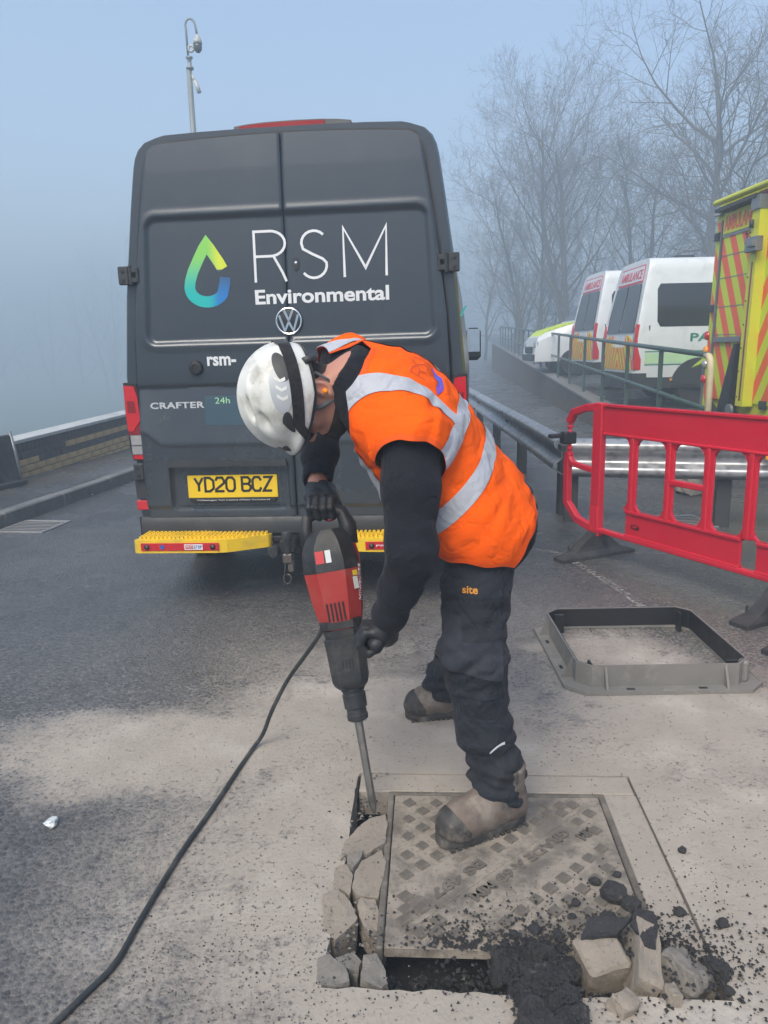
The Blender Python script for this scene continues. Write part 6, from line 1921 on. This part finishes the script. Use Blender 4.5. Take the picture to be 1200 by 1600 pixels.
# ------------------------------------------------------------------ spare access frame on the ground
t = NT('dusty_grey_plastic')
c = t.mix(t.noise(5, 6, .65), (.15, .145, .135), (.24, .23, .21))
c = t.mix(t.ramp(t.noise(12, 6, .7), .5, .75, 0, .6), c, (.34, .31, .275))
M['fr_grey'] = t.set(color=c, rough=.7, normal=t.bump(t.noise(90, 3), .12, .003))
af = empty('access_frame', 'square grey access chamber frame with flange lying on the road near the red barrier', 'frame', (1.165, 3.355, 0), R(-.5))
def octa(h, c_): return [(-h, -h + c_), (-h + c_, -h), (h - c_, -h), (h, -h + c_), (h, h - c_), (h - c_, h), (-h + c_, h), (-h, h - c_)]
def ringwall(h0, h1, z0, z1, c0, c1, name, mat):
    A, B = octa(h0, c0), octa(h1, c1)
    mb = MB(); n = 8
    vs = [(x, y, z0) for x, y in A] + [(x, y, z1) for x, y in A] + [(x, y, z0) for x, y in B] + [(x, y, z1) for x, y in B]
    fs = []
    for i in range(n):
        j = (i + 1) % n
        fs += [(i, j, n + j, n + i), (2 * n + i, 3 * n + i, 3 * n + j, 2 * n + j), (n + i, n + j, 3 * n + j, 3 * n + i), (i, 2 * n + i, 2 * n + j, j)]
    mb.add(vs, fs)
    return mb.build(name, mat, af)
ringwall(.362, .356, .010, .108, .055, .055, 'upstand', M['fr_grey'])
ringwall(.3558, .3515, .004, .1065, .055, .055, 'inner_lining', M['black'])
ringwall(.415, .350, .002, .014, .075, .060, 'flange', M['fr_grey'])
ringwall(.419, .410, .001, .017, .076, .074, 'flange_lip', M['fr_grey'])
for k in range(4):
    a = Matrix.Rotation(R(90 * k), 4, 'Z')
    for x in (-.25, .25):
        MB().add([(x - .005, .362, .104), (x + .005, .362, .104), (x + .005, .405, .014), (x - .005, .405, .014), (x - .005, .362, .014), (x + .005, .362, .014)], [(0, 1, 2, 3), (0, 3, 4), (1, 5, 2), (3, 2, 5, 4)]).xf(a).build('gusset', M['fr_grey'], af)
    for x in (-.15, .15):
        MB().box((x, .388, .0145), (.035, .014, .002)).xf(a).build('fixing_slot', M['black'], af)
    MB().box((0, .400, .012), (.05, .03, .016), ch=.004).xf(a).build('lug', M['fr_grey'], af)
    MB().box((.30, .30, .05), (.012, .05, .10), ch=.003).xf(a @ Matrix.Rotation(0, 4, 'Z')).build('corner_rib', M['black'], af)
MB().box((.345, -.315, .058), (.034, .05, .095), ch=.010).build('corner_socket', M['fr_grey'], af)

# ------------------------------------------------------------------ red plastic barrier
t = NT('red_barrier_plastic')
c = t.mix(t.noise(4, 6, .65), (.50, .004, .022), (.62, .006, .032))
c = t.mix(t.ramp(t.noise(16, 6, .75), .62, .85, 0, .3), c, (.58, .10, .12))
M['barrier'] = t.set(color=c, rough=t.ramp(t.noise(9, 5), .3, .7, .36, .58), normal=t.bump(t.noise(30, 4), .06, .006))
M['jsp'] = plain('dark_moulded_mark', (.06, .004, .008), .5)
def hoop_parts(o, bar):
    bar([(.02, 1.015), (-.10, 1.005), (-.235, .965), (-.275, .905)], .050, .046, 'end_hoop')
    bar([(-.278, .67), (-.29, .62), (-.285, .33), (-.17, .225), (.0, .185)], .050, .046, 'end_hoop')
    bar([(-.275, .655), (-.235, .61), (-.03, .59)], .036, .040, 'end_tie')
    hg = MB().tube([(-.272, 0, .93), (-.278, 0, .62)], .014, 10).build('hinge_pin', M['barrier'], o, True)
    for k in range(8):
        if 2 <= k <= 5: continue
        MB().lathe([(.014, -.007), (.024, -.006), (.024, .006), (.014, .007)], 14, Matrix.Translation((-.273 - .0006 * k, 0, .895 - .03 * k))).build('hinge_ring', M['barrier'], o, True, auto=40)
def barrier(label, loc, rz, hoop=True):
    o = empty('plastic_barrier', label, 'barrier', loc, rz, 'red plastic barriers')
    T = .022                                        # half thickness of the ribs
    def bar(pts, w, th, name):
        mb = MB()
        for (a, b) in zip(pts[:-1], pts[1:]):
            a, b = Vector(a), Vector(b); d = (b - a); L = d.length; an = math.atan2(d.y, d.x)
            mb.box(((a.x + b.x) / 2, 0, (a.y + b.y) / 2), (L + w * .55, th, w), Matrix.Rotation(-an, 3, 'Y'), ch=.006)
        return mb.build(name, M['barrier'], o)
    def panel(x0, x1, z0, z1, name, mark=False):
        p = MB().box(((x0 + x1) / 2, 0, (z0 + z1) / 2), (x1 - x0, .020, z1 - z0), ch=.004).build(name, M['barrier'], o)
        rim = MB()
        rim.box(((x0 + x1) / 2, 0, z1 - .010), (x1 - x0, .048, .020), ch=.004).box(((x0 + x1) / 2, 0, z0 + .008), (x1 - x0, .044, .016), ch=.004)
        rim.build('rim', M['barrier'], p)
        return p
    panel(.07, 1.95, .838, 1.04, 'top_board')
    lo_ = panel(.30, 1.17, .20, .375, 'bottom_board')
    panel(1.27, 1.95, .20, .375, 'bottom_board')
    bar([(.03, .19), (1.95, .19)], .030, .050, 'bottom_rail')
    bar([(.02, 1.02), (.02, .17)], .085, .050, 'main_post')
    for x in (-.012, .004, .020, .036, .052):
        MB().box((x, 0, .265), (.007, .062, .17), ch=.002).build('rib', M['barrier'], o)
    for x in (.340, .640, .925, 1.205, 1.50, 1.78):
        zb = .20 if x > 1.25 or x < .3 else .37
        p = MB().box((x, 0, (.84 + zb) / 2), (.030, .046, .84 - zb), ch=.006).build('upright', M['barrier'], o)
        MB().box((x, 0, (.84 + zb) / 2), (.072, .016, .84 - zb), ch=.004).build('web', M['barrier'], p)
        for zc, sg in ((.838, -1), (zb + (.006 if zb > .3 else .01), 1)):                                # rounded corners of the openings
            for sx in (-1, 1):
                pl_ = [(x + sx * .034, zc), (x + sx * .074, zc), (x + sx * .052, zc + sg * .012), (x + sx * .041, zc + sg * .024), (x + sx * .034, zc + sg * .045)]
                MB().prism(pl_, -.012, .012, lambda u, v, w: (u, w, v)).build('gusset', M['barrier'], p)
    bar([(.655, .605), (.91, .605)], .034, .040, 'cross_bar')
    # end hoop with the hinge coil
    if hoop: hoop_parts(o, bar)
    MB().prism(rrect(.355, .425, .262, .292, .014), -.0135, -.0105, lambda u, v, w: (u, w, v)).build('maker_plate', M['jsp'], lo_)
    text('lettering', 'JSP', M['barrier'], lo_, rear_face(.367, -.0145, .267), .03, .0008, .001, fit=(.047, .020))
    # splayed rubber feet
    for x in (.02, 1.43):
        f = MB()
        f.loft([[(x - .055, -.31, .0), (x + .055, -.31, .0), (x + .055, .31, .0), (x - .055, .31, .0)], [(x - .055, -.31, .022), (x + .055, -.31, .022), (x + .055, .31, .022), (x - .055, .31, .022)],
                [(x - .040, -.20, .055), (x + .040, -.20, .055), (x + .040, .20, .055), (x - .040, .20, .055)], [(x - .036, -.075, .150), (x + .036, -.075, .150), (x + .036, .075, .150), (x - .036, .075, .150)], [(x - .036, -.05, .172), (x + .036, -.05, .172), (x + .036, .05, .172), (x - .036, .05, .172)]])
        ft = f.build('foot', M['black_rubber'], o)
        for yy in (-.19, -.12, .12, .19):
            MB().box((x - .048, yy, .05), (.012, .010, .07 + .05 * (.2 - abs(yy)) * 4), ch=.002).build('foot_rib', M['black_rubber'], ft)
    return o
bdir = math.atan2(-.898, .44)
bar1 = barrier('red plastic pedestrian barrier strapped to the crash barrier, right of the van', (1.43, 5.10, 0), bdir)
bar2 = barrier('red plastic barrier of which only a black rubber toe shows at the right edge', (2.03, 3.45, 0), bdir, False)
cl = MB().box((0, 0, 0), (.10, .075, .085), ch=.01).box((-.08, .02, .015), (.12, .05, .03), ch=.008).build('strap_clip', M['black'], loc=(1.30, 5.36, .785))
cl.rotation_euler.z = R(20); tag(cl, 'black strap clip tying the red barrier to the crash barrier end', 'clip')

# ------------------------------------------------------------------ odds and ends
M['foil'] = plain('crumpled_film', (.62, .66, .66), .18, .2, var=.25, vscale=40, coat=.4)
bm = bmesh.new(); bmesh.ops.create_icosphere(bm, subdivisions=2, radius=.020)
for v in bm.verts:
    v.co *= 1 + .75 * mnoise.noise(v.co * 75)
    v.co.z *= .6
me = bpy.data.meshes.new('crumpled_wrapper'); bm.to_mesh(me); bm.free(); me.materials.append(M['foil'])
o = link('crumpled_wrapper', me); o.location = (-1.044, 2.124, .011)
tag(o, 'small crumpled clear wrapper lying on the wet road at the left', 'litter')
tag(MB().tube(catmull([(-3.02, 7.80, .005), (-3.012, 7.9, .008), (-2.99, 8.05, .006), (-2.975, 8.14, .005)]), .012, 6).build('cable_tie', plain('pale_yellow_plastic', (.62, .62, .35), .5), smooth=True), 'pale yellow plastic strip in the gutter by the left kerb', 'litter')
fs_ = empty('folded_sign', 'dark folded road sign frame leaning on the left wall at the frame edge', 'road sign', (-3.90, 7.62, .12), R(-20))
MB().box((0, 0, .26), (.05, .62, .52), Matrix.Rotation(R(-9), 3, 'Y'), ch=.015).build('sign_plate', M['black_rubber'], fs_)
for y in (-.29, .29):
    MB().tube([(.06, y, .0), (.02, y, .30), (-.03, y, .55)], .018, 8).build('leg', M['grey_metal'], fs_, True)
MB().box((.08, 0, .03), (.10, .60, .05), ch=.01).build('base_bar', M['black_rubber'], fs_)
block('lump of weathered rubble on the ground behind the red barrier', (3.0, 7.25, .07), (.34, .22, .16), (0, 10, 25), 51, M['broken'], 'rubble_lump', amp=.03, grp=None)

M['scrape'] = NT('pale_scrape')
t = M['scrape']
al = t.ramp(t.noise(38, 5, .7), .46, .60, 0, .75)
M['scrape'] = t.set(color=(.36, .35, .33), rough=.9, alpha=al)
kind(strokes([[(1.03, 5.30), (1.20, 5.18), (1.28, 4.85), (1.36, 4.45), (1.40, 4.15), (1.42, 3.85)]], .05, .0, lambda u, v, d: (u, v, .004)).build('road_marking', M['scrape'], fix=False), 'structure')
# ------------------------------------------------------------------ fog
hz = MB().box((0, 0, 6.5), (640, 640, 30))
t = bpy.data.materials.new('fog')
t.use_nodes = True
t.node_tree.nodes.clear()
vo = t.node_tree.nodes.new('ShaderNodeVolumePrincipled')
vo.inputs['Color'].default_value = (.58, .71, .83, 1)
vo.inputs['Density'].default_value = .0175
vo.inputs['Anisotropy'].default_value = .1
oo = t.node_tree.nodes.new('ShaderNodeOutputMaterial')
t.node_tree.links.new(vo.outputs[0], oo.inputs['Volume'])
hzo = kind(hz.build('haze', t), 'stuff')
hzo['label'] = 'cold blue fog filling the whole scene'; hzo['category'] = 'fog'
bpy.context.view_layer.update()
